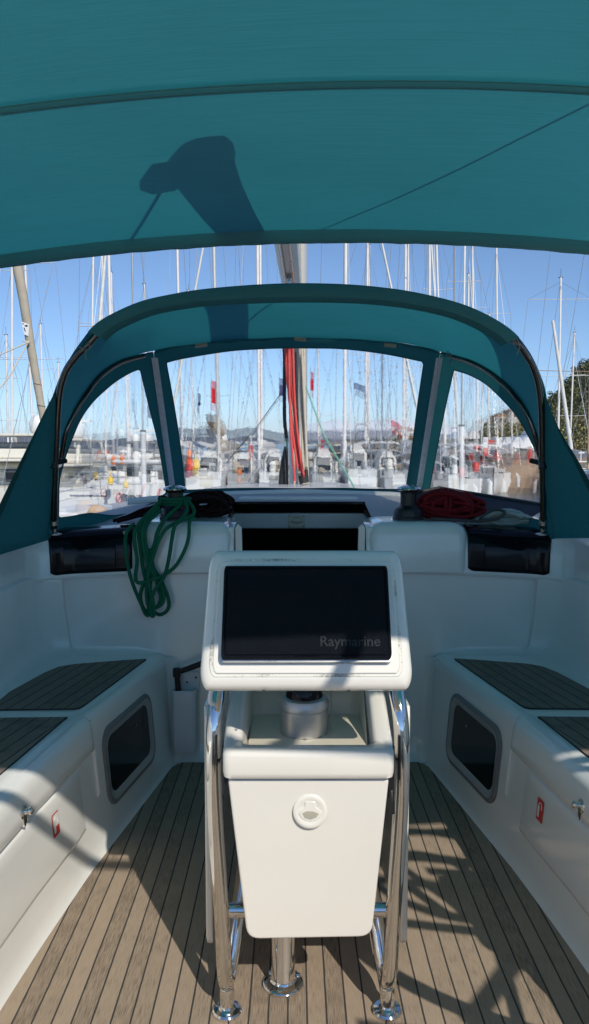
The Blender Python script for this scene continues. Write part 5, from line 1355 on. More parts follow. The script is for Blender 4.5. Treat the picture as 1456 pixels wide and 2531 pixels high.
Yl = [
 # px, dist, head, L, mast_top, tpx, kwargs, label
 (281, 31.0, 250, 12.5, 17.5, 274, dict(beam=3.9, spread=(.40, .62), hood='canv_w', spw=1.5), 'white sailboat bow-on behind the left hood window, red name on its side'),
 (541, 33.0, 265, 13.0, 18.5, 525, dict(beam=4.0, mastm='mast', cover='canv_b', hood='canv_w', mr=.075), 'sailboat with beige sail cover and grey mast in the centre window'),
 (448, 38.0, 90, 12.0, 19.0, 441, dict(cover='canv_w', hood='canv_w', spw=1.7, spread=(.36, .62)), 'white-masted sailboat just right of the left zip strip'),
 (640, 36.0, 262, 12.5, 20.0, 637, dict(hood='grey', spread=(.38, .66), mr=.07), 'sailboat whose mast stands left of the black and red halyards'),
 (647, 47.0, 90, 12.0, 20.0, 644, dict(hood=None, mr=.075), 'sailboat astern of another, mast doubling the one left of the halyards'),
 (853, 34.0, 268, 13.0, 19.0, 851, dict(hullm='hull2', hood='canv_t', cover='canv_w', mr=.075), 'cream sailboat right of the mast in the centre window'),
 (905, 41.0, 90, 12.0, 14.2, 905, dict(spread=(.47, .70), spw=1.6, hood='canv_w'), 'sailboat whose masthead shows between awning and hood, right of centre'),
 (912, 52.0, 265, 12.0, 15.0, 909, dict(hood=None, cover='canv_n'), 'sailboat with navy sail cover, second mast right of centre'),
 (945, 58.0, 90, 10.5, 8.2, 945, dict(hood=None), 'small sailboat with a short mast ending below the hood window top'),
 (1000, 40.0, 92, 12.0, 17.0, 996, dict(hood='grey', cover='canv_w'), 'sailboat with mast just left of the right zip strip'),
 (1008, 55.0, 268, 12.0, 16.5, 1003, dict(hood=None), 'sailboat far back with mast beside the right zip strip'),
 (1062, 37.0, 264, 12.5, 17.8, 1051, dict(hood='canv_w', spread=(.45, .74), spw=2.0), 'sailboat hidden by the right zip strip, tall mast above the hood'),
 (1098, 48.0, 90, 12.0, 16.0, 1068, dict(hood='canv_w'), 'sailboat behind the starboard shroud with a mast leaning to the left'),
 (1142, 44.0, 268, 11.5, 15.5, 1140, dict(hood='canv_w'), 'sailboat right of the starboard shroud, nearest to it'),
 (1154, 56.0, 90, 11.5, 14.0, 1151, dict(hood=None), 'sailboat with a grey mast right of the starboard shroud'),
 (1175, 50.0, 262, 11.5, 15.0, 1158, dict(hood=None, mastm='farmast'), 'sailboat with left-leaning white mast above the red kiosk'),
 (1205, 66.0, 90, 11.0, 13.0, 1203, dict(hood=None), 'distant sailboat in front of the hillside houses'),
 (1232, 52.0, 268, 11.5, 15.0, 1217, dict(hood=None), 'sailboat with a raked mast in front of the hill, right hood window'),
 (283, 60.0, 90, 11.0, 15.0, 283, dict(hood=None), 'far sailboat seen past the mast of the named boat'),
 (365, 50.0, 92, 11.5, 12.0, 362, dict(hood='canv_t', cover='canv_b'), 'sailboat with brown covers right of the port shroud'),
 (250, 55.0, 86, 11.5, 15.5, 262, dict(hood=None), 'sailboat behind the left hood window with a right-leaning mast'),
 (222, 47.0, 262, 11.0, 13.0, 240, dict(hood='canv_w'), 'sailboat at the left rim of the left hood window'),
 (84, 43.0, 266, 12.0, 15.6, 71, dict(hood=None, spread=(.45, .76), spw=2.0), 'sailboat with a tall pink-white mast left of the hood'),
 (109, 58.0, 90, 11.0, 10.8, 108, dict(hood=None), 'sailboat with a bare mast right of the furled beige sail'),
 (150, 66.0, 90, 11.0, 8.9, 149, dict(hood=None), 'short-masted sailboat at the left shoulder of the hood'),
 (20, 50.0, 264, 11.5, 8.8, 23, dict(hood=None), 'sailboat with a short mast at the far left'),
 (28, 40.0, 90, 12.0, 15.0, 48, dict(hood=None), 'sailboat at far left whose mast leans toward the furled sail'),
 (1380, 45.0, 268, 12.0, 11.3, 1375, dict(hood='canv_b', spread=(.55, .9), spw=2.4), 'sailboat right of the hood whose masthead stands against the sky'),
 (1455, 38.0, 90, 12.0, 14.0, 1451, dict(mastm='woodmast', hood='canv_b', cover='skin', spread=(.42, .80), spw=2.6), 'sailboat with a brown mast and pinkish rolled sail at the right edge'),
 (1408, 60.0, 90, 11.0, 10.5, 1412, dict(hood=None), 'far sailboat in front of the wooded hill'),
 (536, 70.0, 90, 11.0, 14.0, 534, dict(hood=None, mastm='woodmast'), 'distant sailboat with brown wooden mast in the centre window'),
 (788, 64.0, 90, 11.0, 9.5, 786, dict(hood=None), 'distant sailboat just right of the mast'),
 (478, 64.0, 90, 11.0, 14.5, 470, dict(hood=None), 'distant sailboat with slanting mast in the left of the centre window'),
]
def logo(t, W, on, h):
    pass
for px, dist, head, L_, mt, tpx, kw, lab in Yl:
    yacht(px, dist, head, L_, mt, lab, tpx=tpx, **kw)

# broad white boat nearest on the port side, its side towards us with a name
def name_boat():
    d = 27.5; t = thing('moored_motor_yacht', 'broad white yacht with black lettering on its side, inside the left hood window', 'yacht', tuple(gp(310, d)))
    x0, x1 = gp(226, d).x, gp(392, d).x; zt = zy(1186, d)
    mb = MB(); rows = []
    for i, (u, b, z) in enumerate(((0, 0.2, .05), (0.03, .9, 0), (0.3, 1.3, 0), (0.6, 1.3, .03), (0.85, 1.0, .08), (1.0, 0.25, .15))):
        x = x0+(x1-x0)*u
        rows.append([Vector((x, d, zt+z)), Vector((x, d+.05, WATER+.35)), Vector((x, d+.3, WATER-.2)), Vector((x, d+b*2.2+.3, WATER-.2)), Vector((x, d+b*2.2+.5, zt+z))])
    mb.loft(rows, closed=False); mb.loft([[r[0] for r in rows], [r[-1] for r in rows]]); mb.add(rows[0], [(0,1,2,3,4)]); mb.add(rows[-1], [(0,1,2,3,4)])
    hull = child(mb, 'hull', 'hull', t, smooth=20)
    def rot(px, py): return at_y(px, py, d)
    fm2 = frame_mat(Vector((rot(270, 1223).x, d-.03, rot(270, 1223).z)), (1, 0, 0), (0, 0, 1))
    tx = textmesh('SPYZAL', 0.30, fm2, 0.01); child(tx, 'name_lettering', 'blackmark', hull, smooth=0)
    lg = MB(); c = rot(258, 1216)
    lg.tube([Vector((c.x+.10*math.cos(a), d-.03, c.z+.17*math.sin(a))) for a in [2*PI*i/16 for i in range(16)]], .02, 5, closed=True); lg.tube([Vector((c.x-.06, d-.03, c.z-.1)), Vector((c.x+.06, d-.03, c.z+.1))], .02, 5)
    child(lg, 'name_emblem', 'redp', hull)
    def blk(nm, xa, ya, xb, yb, y0, y1, m, bev=.12):
        A_ = rot(xa, ya); B_ = rot(xb, yb); k = MB(); k.box((min(A_.x, B_.x), d+y0, min(A_.z, B_.z)), (max(A_.x, B_.x), d+y1, max(A_.z, B_.z))); return child(k, nm, m, t, bevel=bev)
    blk('cabin', 240, 1186, 372, 1152, .8, 2.8, 'hull')
    w = blk('wheelhouse', 232, 1152, 332, 1128, .9, 2.6, 'canv_w')
    blk('window', 262, 1164, 292, 1142, .76, .84, 'glass', .03); blk('window', 302, 1178, 322, 1148, .76, .84, 'glass', .03); blk('window', 340, 1172, 368, 1150, .76, .84, 'glass', .03)
    blk('roof_slab', 228, 1133, 345, 1122, .6, 3.0, 'hull', .06)
    blk('radar_arch_top', 254, 1082, 330, 1076, 1.2, 2.2, 'greyp', .03)
    for xx in (262, 318): 
        a = rot(xx, 1080); b = rot(xx, 1125); k = MB(); k.tube([Vector((a.x, d+1.7, a.z)), Vector((b.x, d+1.7, b.z))], .04, 6); child(k, 'arch_post', 'greyp', t)
    for xx in (271, 304):
        a = rot(xx, 1067); k = MB(); k.lathe([(.10, -.12), (.17, -.10), (.18, .02), (.14, .12), (.06, .17), (.01, .18)], (a.x, d+1.7, a.z), None, 16); child(k, 'radar_dome', 'hull', t, smooth=60)
    k = MB(); a = rot(296, 1048); k.box((a.x-.35, d+1.6, a.z-.02), (a.x+.35, d+1.8, a.z+.06)); k.tube([Vector((a.x, d+1.7, a.z)), Vector((a.x, d+1.7, a.z-.5))], .04, 6); child(k, 'radar_scanner', 'hull', t)
    for xx, yy, m in ((233, 1128, 'orange'), (254, 1126, 'orange')):
        a = rot(xx, yy+8); k = MB(); k.lathe([(.10, 0), (.10, .2), (.04, .34), (.01, .36)], (a.x, d+.7, a.z), None, 10); child(k, 'marker_buoy', m, t, smooth=50)
    # rail
    k = MB(); 
    for i in range(9):
        a = rot(236+18*i, 1186); k.tube([Vector((a.x, d+.1, a.z)), Vector((a.x, d+.1, a.z+.6))], .014, 5)
    a = rot(236, 1186); b = rot(380, 1184)
    for z in (.3, .6): k.tube([Vector((a.x, d+.1, a.z+z)), Vector((b.x, d+.1, b.z+z))], .012, 5)
    child(k, 'guard_rail', 'steeld', t)
name_boat()

# flybridge motor yacht at the far left
V3 = Vector
def motor_yacht(cx, d, wl, label, w=1.0, hs=None, domes=()):
    t = thing('motor_yacht', label, 'motor yacht', tuple(gp(cx, d)))
    o = gp(cx, d); hs = hs or w
    def Vector(c): return V3((c[0], c[1], c[2]*hs/w)) if c[2] > .3 else V3(c)
    mb = MB(); rows = []
    for u, b, z in ((0, 1.9, 1.5), (.25, 2.3, 1.6), (.6, 2.3, 1.9), (.85, 1.5, 2.3), (1, .1, 2.7)):
        y = u*14*w; rows.append([o+Vector((-b*w, y, z*w)), o+Vector((-b*.85*w, y, .2)), o+Vector((-b*.7*w, y, -.3)), o+Vector((b*.7*w, y, -.3)), o+Vector((b*.85*w, y, .2)), o+Vector((b*w, y, z*w))])
    mb.loft(rows); mb.loft([[r[0] for r in rows], [r[-1] for r in rows]]); mb.add(rows[0], [tuple(range(6))]); child(mb, 'hull', 'hull2', t, smooth=30)
    k = MB(); k.prism([o+Vector((x*w, 1.5, z*w)) for x, z in ((-2.0, 1.5), (2.0, 1.5), (1.8, 2.9), (-1.8, 2.9))], (0, 6*w, 0)); cab = child(k, 'saloon', 'hull2', t, bevel=.15)
    k = MB(); k.box(tuple(o+Vector((-0.9*w, 1.42, 1.75*w))), tuple(o+Vector((0.6*w, 1.48, 2.5*w)))); 
    for sg in (-1, 1): k.box(tuple(o+Vector((sg*1.97*w-.02, 2.0, 1.9*w))), tuple(o+Vector((sg*1.97*w+.02, 6.5*w, 2.5*w))))
    child(k, 'saloon_window', 'glass', cab, bevel=.05)
    k = MB(); k.box(tuple(o+Vector((-2.2*w, .2, 2.95*w))), tuple(o+Vector((2.2*w, 6.5*w, 3.12*w)))); k.box(tuple(o+Vector((-2.1*w, 1.5, 3.12*w))), tuple(o+Vector((2.1*w, 6.2*w, 3.7*w)))); child(k, 'flybridge', 'hull2', t, bevel=.08)
    k = MB(); k.box(tuple(o+Vector((-1.8*w, 2.4, 3.72*w))), tuple(o+Vector((1.8*w, 5.8*w, 4.1*w)))); child(k, 'wind_screen', 'grey', t, bevel=.1)
    k = MB(); k.box(tuple(o+Vector((-2.2*w, 1.4, 4.45*w))), tuple(o+Vector((2.2*w, 5.5*w, 4.60*w))))
    for sg in (-1, 1): k.tube([o+Vector((sg*1.9*w, 1.8, 4.5*w)), o+Vector((sg*2.0*w, 1.2, 3.1*w))], .09, 8); k.tube([o+Vector((sg*1.9*w, 5.0, 4.5*w)), o+Vector((sg*2.0*w, 5.6, 3.1*w))], .07, 8)
    child(k, 'hard_top', 'hull2', t, bevel=.05)
    for dx in domes:
        k = MB(); k.lathe([(.25, 0), (.36, .12), (.38, .45), (.28, .68), (.1, .80), (.01, .81)], tuple(o+Vector((dx*w, 2.5, 4.6*w))), None, 18); child(k, 'radar_dome', 'hull', t, smooth=60)
    k = MB(); k.tube([o+Vector((1.9*w, 2.5, 4.6*w)), o+Vector((1.9*w, 2.5, 5.9*w))], .03, 6); k.box(tuple(o+Vector((1.6*w, 2.45, 5.6*w))), tuple(o+Vector((2.3*w, 2.6, 5.75*w)))); child(k, 'antenna_mast', 'hull', t)
    return t
motor_yacht(26, 30, 0, 'cream flybridge motor yacht with two white radar domes, left of the hood', 0.84, 0.69, (.35, 1.5))
motor_yacht(560, 42, 0, 'white motor yacht with a sun roof in the left of the centre window', 0.62, .5, (-.9,))
motor_yacht(806, 43, 0, 'white motor yacht with dark windows just right of the mast', 0.66, .52)
motor_yacht(180, 36, 0, 'white motor yacht in the lower left corner of the left hood window', 0.55, .48)
motor_yacht(1440, 40, 0, 'white motor yacht below the pinkish rolled sail at the right edge', 0.45, .42)

# near neighbours: hulls filling the lower band of the windows
def near_hull(px0, px1, ytop, d, m, label, cabin=True):
    t = thing('moored_boat', label, 'boat', tuple(gp((px0+px1)/2, d)))
    x0, x1 = gp(px0, d).x, gp(px1, d).x; zt = zy(ytop, d); w = x1-x0
    mb = MB(); rows = []
    for u, s in ((0, 1), (.15, 1.03), (.5, 1.02), (.8, .7), (1, .08)):
        y = d+u*9; c = (x0+x1)/2; rows.append([Vector((c-w/2*s, y, zt+.3*u*u)), Vector((c-w/2*s*.9, y, WATER)), Vector((c, y, WATER-.3)), Vector((c+w/2*s*.9, y, WATER)), Vector((c+w/2*s, y, zt+.3*u*u))])
    mb.loft(rows); mb.add(rows[0], [tuple(range(5))]); mb.loft([[r[0] for r in rows], [r[-1] for r in rows]]); hull = child(mb, 'hull', m, t, smooth=30)
    c = (x0+x1)/2
    mb = MB(); mb.box((c-.3*w, d-.35, WATER+.25), (c+.3*w, d-.003, WATER+.35)); mb.box((c-.1, d-.02, zt-.5), (c+.35, d-.004, zt-.1)); child(mb, 'swim_platform', random.choice(['pvc', 'conc', 'hull2', 'greyp']), hull, bevel=.02)
    if cabin:
        rn = random.Random(int(px0)); cm = rn.choice(['canv_w', 'hull', 'canv_b', 'grey', 'canv_w'])
        k = MB(); rows = []
        hh = rn.uniform(.55, .95)
        for yy, zz, ww in ((2.0, .0, .40), (2.1, hh*.8, .37), (2.6, hh, .33), (4.2, hh*.95, .31), (5.6, .15, .26)):
            rows.append([(c-ww*w, d+yy, zt), (c-ww*w*.93, d+yy, zt+zz*.75), (c-ww*w*.6, d+yy, zt+zz), (c+ww*w*.6, d+yy, zt+zz), (c+ww*w*.93, d+yy, zt+zz*.75), (c+ww*w, d+yy, zt)])
        k.loft(rows); cb_ = child(k, 'spray_canopy', cm, t)
        k = MB(); k.prism([(c-.30*w, d+2.02, zt+.08), (c+.27*w, d+2.02, zt+.08), (c+.24*w, d+2.05, zt+hh*.62), (c-.26*w, d+2.05, zt+hh*.66)], (0, -.03, 0)); child(k, 'dark_opening', 'glass', cb_)
        k = MB(); wy = d+1.0 if rn.random() < .4 else None
        if wy:
           k.tube([(c+.12*w+.35*math.cos(a), wy, zt+.35+.35*math.sin(a)) for a in [2*PI*i/20 for i in range(20)]], .018, 5, closed=True); k.tube([(c+.12*w, wy, zt-.1), (c+.12*w, wy, zt+.4)], .05, 6); child(k, 'wheel', 'greyp', t)
        else:
          k.tube(catmull([(x0+.15, d+.4, zt), (x0+.25, d+.5, zt+1.3), (c, d+.6, zt+1.55), (x1-.25, d+.5, zt+1.3), (x1-.15, d+.4, zt)], 5), .02, 6); child(k, 'stern_arch', 'greyp', t)
        for q in range(3):
            xx = c+rn.uniform(-.42, .42)*w; k = MB(); hq = rn.uniform(.15, .4); k.lathe([(.07, 0), (.12, .05), (.12, hq), (.05, hq+.06)], (xx, d+.5+rn.random(), zt), None, 8); child(k, 'deck_locker', rn.choice(['canv_t', 'canv_w', 'navy', 'canv_b', 'grey']), t, smooth=40)
    k = MB(); z = zt+.6
    k.tube(catmull([(x0+.05, d+1.6, z), (x0+.05, d+.1, z), (c-.3, d+.05, z)], 5), .013, 5); k.tube(catmull([(x1-.05, d+1.6, z), (x1-.05, d+.1, z), (c+.3, d+.05, z)], 5), .013, 5)
    for x in (x0+.06, c-.3, c+.3, x1-.06): k.tube([(x, d+.08, zt), (x, d+.08, z)], .013, 5)
    child(k, 'pushpit', 'steeld', t)
    return t
near_hull(455, 545, 1186, 26, 'hull', 'white boat stern with yellow and orange buoys hung on its rail')
near_hull(560, 628, 1190, 27.5, 'grey', 'grey inflatable-like boat stern left of the halyard bag')
near_hull(640, 705, 1188, 26, 'hull', 'white boat stern directly left of the mast foot')
near_hull(772, 842, 1192, 27, 'grey', 'grey boat stern directly right of the mast foot')
near_hull(862, 935, 1180, 25.5, 'hull', 'white boat stern in the right half of the centre window')
near_hull(948, 1012, 1184, 27, 'grey', 'pale grey boat stern beside the right zip strip')
near_hull(1072, 1114, 1188, 26, 'hull', 'white boat bow left of the starboard shroud tube')
near_hull(146, 214, 1196, 31, 'navy', 'dark hulled boat at the bottom left of the left hood window')

# buoys, lifebelts and bits on the rails
def buoy(px, py, d, r, m, label, name='marker_buoy', cat='buoy', tall=1.6):
    p = at_y(px, py, d); mb = MB(); mb.lathe([(r*.3, -r*tall), (r, -r*tall*.7), (r, r*tall*.6), (r*.5, r*tall*.9), (.02, r*tall)], tuple(p), None, 14); mb.tube([p+Vector((0, 0, r*tall)), p+Vector((0, 0.05, r*tall+.25))], .012, 5)
    o = mb.build(name, m, smooth=50, loc=tuple(p)); return tag(o, label, cat)
buoy(483, 1166, 25.8, .12, 'yellow', 'yellow lifebuoy case on a rail, left in the centre window')
buoy(466, 1140, 25.8, .09, 'orange', 'red orange buoy above the yellow case')
buoy(468, 1168, 25.8, .13, 'redp', 'red buoy immediately left of the yellow case')
buoy(591, 1187, 26.5, .07, 'orange', 'orange fender in the middle of the left half of the centre window')
buoy(1028, 1176, 26.8, .08, 'redp', 'red fender low beside the right zip strip')
buoy(237, 1176, 27, .09, 'yellow', 'yellow buoy on the rail at the left of the lettered yacht')
buoy(274, 1184, 27, .08, 'yellow', 'small yellow fender above the black lettering')
buoy(1140, 1168, 30, .14, 'redp', 'red buoy right of the starboard shroud tube')
for px, py, d, w, h, m, lab in (
  (520, 957, 33, .25, .95, 'flag', 'red flag hanging by the thin mast in the centre window'),
  (612, 1115, 36, .30, .9, 'flag', 'small red flag low above the white sun roof'),
  (876, 962, 41, .75, .35, 'flagn', 'dark blue and red ensign flying right of the cream boat mast'),
  (768, 935, 50, .25, 1.2, 'flag', 'narrow red pennant just right of the mast'),
  (969, 1058, 48, .7, .4, 'flag', 'red flag low near the right zip strip'),
  (793, 1105, 44, .25, .9, 'flag', 'red flag on the motor yacht right of the mast'),
  (690, 950, 36, .4, .8, 'flagn', 'blue flag left of the black halyards'),
  (487, 990, 44, .2, .7, 'flagn', 'dark flag left of the red one in the centre window'),
  (325, 985, 40, .35, .7, 'flagn', 'dark red and blue flag left of the port shroud'),
  (457, 1110, 44, .2, .4, 'flag', 'tiny red flag at the left border of the centre window')):
    flag_on(px, py, d, w, h, m, lab)

# furled beige foresail of the neighbour, with ropes
fs = thing('furled_sail', 'beige furled sail slanting down left of the hood, tied with pale rope', 'sail', tuple(at_y(60, 850, 9.0)))
pts = [at_y(40-6, 640-60, 9.0), at_y(42, 650, 9.0), at_y(58, 740, 9.0), at_y(72, 830, 9.0), at_y(84, 900, 9.0), at_y(96, 970, 9.0), at_y(108, 1040, 9.0), at_y(118, 1110, 9.0)]
pc_ = resample(catmull(pts, 8), 60)
mb = MB(); mb.tube(pc_, [0.060-0.022*i/59+0.0035*noise.noise(Vector((i*.35, 0, 0))) for i in range(60)], 18, flat=0.9)
child(mb, 'rolled_cloth', 'canv_b', fs, smooth=60)
mb = MB()
for i in (41, 47, 53): 
    c = pc_[i]; dr_ = (pc_[i+1]-pc_[i-1]).normalized()
    mb.tube([c+Vector((.047*math.cos(a), .045*math.sin(a), -.012*math.cos(a)+.01)) for a in [2*PI*k/14 for k in range(14)]], .004, 5, closed=True)
child(mb, 'lashing', 'canv_t', fs)
mb = MB(); lw = at_y(64, 812, 9.0-.052)
def pp(px, py, o_=0.056): return at_y(px, py, 9.0-o_)
mb.add([pp(53, 794), pp(72, 801), pp(70, 830), pp(60, 826)], [(0, 1, 2, 3)]); mo = child(mb, 'maker_patch', 'whitemark', fs, smooth=0)
mb = MB(); e_ = .060
mb.add([pp(55, 798, e_), pp(59, 799, e_), pp(57, 802, e_)], [(0, 1, 2)]); mb.add([pp(60, 804, e_), pp(66, 802, e_), pp(70, 805, e_), pp(64, 807, e_)], [(0, 1, 2, 3)]); mb.add([pp(58, 808, e_), pp(61, 810, e_), pp(64, 820, e_), pp(61, 817, e_)], [(0, 1, 2, 3)])
child(mb, 'patch_print', 'blackmark', mo, smooth=0)
mb = MB(); kx = pp(69, 846, .08)
mb.tube([kx, pp(0, 876, .5), pp(-60, 902, .8)], .008, 6); mb.tube([kx, pp(30, 920, .3), pp(-20, 985, .6)], .008, 6); mb.tube([pp(62, 843, .08), kx+Vector((.02, 0, 0))], .012, 6); mb.tube([pp(53, 841, .10), kx], .007, 6)
mb.sphere(kx, .020, 10, 8)
child(mb, 'sheet_rope', 'creamrope', fs)

# furled headsails slanting across between the hoods (on nearer boats)
for px0, py0, px1, py1, d, r, lab in ((504, 600, 428, 1010, 20, .030, 'furled white foresail slanting down to the left above the left zip strip'),
                                   (944, 600, 1033, 1020, 20, .030, 'furled white foresail slanting down to the right, left of the right zip strip'),
                                   (1377, 866, 1412, 1110, 32, .075, 'furled white foresail slanting in front of the wooded hill'),
                                   (262, 610, 246, 800, 30, .06, 'pale furled sail right above the left shoulder of the hood'),
                                   (1066, 600, 1100, 1120, 24, .035, 'furled white sail slanting across the right zip strip')):
    t = thing('furled_foresail', lab, 'sail', tuple(at_y(px1, py1, d)), 'furled foresails of moored boats')
    a = at_y(px0, py0, d); b = at_y(px1, py1, d); mb = MB(); pt = resample([a+(a-b)*.3, b], 40)
    mb.tube(pt, [r*(.8+.4*i/39)*(1+.06*math.sin(i*1.9)) for i in range(40)], 8); child(mb, 'rolled_cloth', 'canv_w', t, smooth=60)
# dinghy in brown cover hanging on davits, centre window
t = thing('covered_dinghy', 'brown canvas covered dinghy slung high in the rigging, centre window', 'dinghy', tuple(at_y(532, 1068, 34)))
a, b = at_y(512, 1046, 34), at_y(555, 1092, 34); mb = MB(); pt = resample([a, a.lerp(b, .5), b], 14)
mb.tube(pt, [.12+.20*math.sin(PI*(i+.6)/14) for i in range(14)], 12); child(mb, 'canvas_cover', 'canv_t', t, smooth=60)
mb = MB(); mb.tube([at_y(505, 1044, 34), at_y(535, 1044, 34)], .03, 6); mb.tube([at_y(545, 1060, 34), at_y(545, 1150, 34)], .05, 6); child(mb, 'davit', 'greyp', t)
# red line and bollard near port
o = MB(); o.tube(catmull([at_y(357, 1197, 20), at_y(352, 1215, 19), at_y(342, 1235, 18), at_y(335, 1262, 17)], 6), .035, 6)
tag(o.build('mooring_line', 'redb', smooth=60), 'red mooring line hanging at the lower right of the left hood window', 'rope')
t = thing('deck_cushion', 'sun-bleached orange bean cushion at the bottom left of the left hood window', 'cushion', tuple(at_y(210, 1255, 13)))
mb = MB(); mb.sphere(tuple(at_y(211, 1258, 13)), .17, 14, 10, sc=(1, .8, .95)); child(mb, 'cushion_body', 'skin', t, smooth=60)
# boat of the neighbour that carries the cushion (deck edge) so that it rests on something
nb = thing('neighbour_boat', 'grey deck of the next boat at the lower left of the left hood window', 'boat', tuple(gp(150, 12.2)))
c = at_y(211, 1258, 13); zt = c.z-.16
mb = MB(); rows = []
for u, s in ((0, .9), (.2, 1), (.6, .95), (.85, .6), (1, .1)):
    y = 11.6+u*9; w_ = 0.85*s; cx_ = c.x-0.65; rows.append([Vector((cx_-w_, y, zt)), Vector((cx_-w_*.85, y, WATER-.1)), Vector((cx_+w_*.85, y, WATER-.1)), Vector((cx_+w_, y, zt))])
mb.loft(rows); mb.loft([[r[0] for r in rows], [r[-1] for r in rows]]); mb.add(rows[0], [(0, 1, 2, 3)]); child(mb, 'hull', 'grey', nb, smooth=30)
mb = MB(); mb.box((c.x-1.3, 13.6, zt), (c.x-.5, 16, zt+.14)); child(mb, 'cabin', 'hull', nb, bevel=.05)

# ================================================================== QUAY, KIOSK, BUILDINGS on the starboard side
qx0 = gp(1118, 46).x
mb = MB(); rnd = random.Random(4)
rows = []
for j, (y, z) in enumerate(((45, WATER-1), (45, -.5), (45.3, zy(1152, 46)), (46, zy(1150, 46)), (120, zy(1150, 46)+.5), (260, 1.5))):
    rows.append([(qx0+5.0*i+(0.6*noise.noise(Vector((i*.7, j, 0))) if j < 3 else 0), y+(0.5*noise.noise(Vector((i*.9, j, 5))) if j < 4 else 0), z) for i in range(40)])
mb.loft(rows); mb.add([r[0] for r in rows], [tuple(range(6))])
tag(mb.build('quay', 'quay', smooth=0), kind='structure')
# main pontoon across
mb = MB(); mb.box((-60, 62, WATER-.1), (qx0, 64, WATER+.45)); tag(mb.build('pontoon', 'conc', bevel=.05), kind='structure')
qz = zy(1150, 46)+.02
def kiosk(px, d, label, w=1.1, h=2.1, m='redp', nm='fuel_kiosk'):
    p = gp(px, d); t = thing(nm, label, 'kiosk', (p.x, d, qz)); z0 = qz
    mb = MB(); mb.prism([(p.x+x*w, d, z0+z*h) for x, z in ((-.5, 0), (.5, 0), (.46, .75), (.32, 1), (-.32, 1), (-.46, .75))], (0, .7, 0)); child(mb, 'cabinet', m, t, bevel=.06)
    mb = MB(); mb.box((p.x-w*.22, d-.03, z0+.15*h), (p.x+w*.22, d-.003, z0+.62*h)); f = child(mb, 'white_panel', 'whitemark', t, bevel=.02)
    mb = MB()
    for i in range(5): mb.box((p.x-w*.15, d-.05, z0+(.2+.085*i)*h), (p.x+w*.15, d-.032, z0+(.23+.085*i)*h))
    child(mb, 'panel_print', 'blackmark', f)
    return t
kiosk(1178, 47, 'red fuel pump kiosk with a white front on the stone quay', .85, 1.2)
for px, w, h, lab in ((1127, .32, .8, 'red cylinder nearest the starboard shroud on the quay'), (1142, .4, .9, 'red cylinder left of the red kiosk on the quay'), (1277, .3, .7, 'red post right of the kiosk on the quay'), (1305, .3, .8, 'red post nearest the right rim of the hood window')):
    p = gp(px, 47.5); mb = MB(); mb.lathe([(w*.35, 0), (w*.4, .1), (w*.4, h*.8), (w*.3, h*.95), (.02, h)], (p.x, 47.5, qz), None, 14); tag(mb.build('red_cylinder', 'redp', smooth=50, loc=(p.x, 47.5, qz)), lab, 'cylinder', 'red cylinders on the quay')
for px, lab in ((1161, 'blue and red scooter-like float left of the kiosk'), (1196, 'blue and red scooter-like float right of the kiosk')):
    p = gp(px, 46.6); t = thing('life_ring_post', lab, 'post', (p.x, 46.6, qz), 'posts beside the kiosk')
    mb = MB(); mb.lathe([(.28, 0), (.28, .18), (.08, .24), (.08, 1.0)], (p.x, 46.6, qz), None, 14); child(mb, 'red_base', 'redp', t, smooth=50)
    mb = MB(); mb.box((p.x-.2, 46.5, qz+.7), (p.x+.2, 46.7, qz+1.35)); child(mb, 'blue_board', 'blueboard' if 'blueboard' in M else 'pvc', t, bevel=.05)
# grey tent behind
def tent(px0, px1, ypk, yev, d, m, label):
    a, b = gp(px0, d), gp(px1, d); c = (a+b)/2; t = thing('tent', label, 'tent', (c.x, d, qz))
    zp, ze = zy(ypk, d), zy(yev, d); w = (b.x-a.x)/2; mb = MB()
    base = [Vector((c.x-w, d, ze)), Vector((c.x+w, d, ze)), Vector((c.x+w, d+2*w, ze)), Vector((c.x-w, d+2*w, ze))]; pk_ = Vector((c.x, d+w, zp))
    rows = []
    for t_ in (0, .15, .4, .7, 1): rows.append([p.lerp(pk_, t_)+Vector((0, 0, -.25*(zp-ze)*math.sin(PI*t_))) for p in base])
    mb.loft(rows, closed=True); child(mb, 'roof', m, t)
    mb = MB()
    for p in base: mb.tube([p, Vector((p.x, p.y, qz))], .06, 6)
    mb.box((base[0].x+.2, d+2*w-.1, qz), (base[1].x-.2, d+2*w, ze)); child(mb, 'back_wall', 'greyp', t)
tent(1146, 1214, 1098, 1132, 55, 'grey', 'grey pyramid tent behind the red kiosk')
def hall(px0, px1, ytop, yev, d, label, n=3):
    a, b = gp(px0, d), gp(px1, d); w = b.x-a.x; zt, ze = zy(ytop, d), zy(yev, d); t = thing('arched_hall', label, 'building', ((a.x+b.x)/2, d, qz), 'white arched halls on the shore')
    for k in range(n):
        x0 = a.x+w*k/n; x1 = a.x+w*(k+1)/n; mb = MB(); rows = []
        for yy in (0, 2, 4, 6): rows.append([Vector(((x0+x1)/2+(x1-x0)/2*math.cos(an), d+yy, ze+(zt-ze)*math.sin(an)**.8)) for an in [PI*i/10 for i in range(11)]])
        mb.loft(rows); r0 = rows[0]; mb.add(r0, [tuple(range(11))]); child(mb, 'arched_roof', 'pvc', t, smooth=40)
    mb = MB(); mb.box((a.x+.1, d+.3, qz-.5), (b.x-.1, d+5.5, ze)); child(mb, 'dark_front', 'greyp', t)
hall(1206, 1285, 1092, 1120, 75, 'white arched hall with dark front right of the grey tent', 3)
hall(1090, 1148, 1078, 1098, 100, 'white arched hall behind the starboard shroud', 2)
hall(1288, 1345, 1075, 1110, 80, 'white arched hall at the right rim of the hood window', 2)

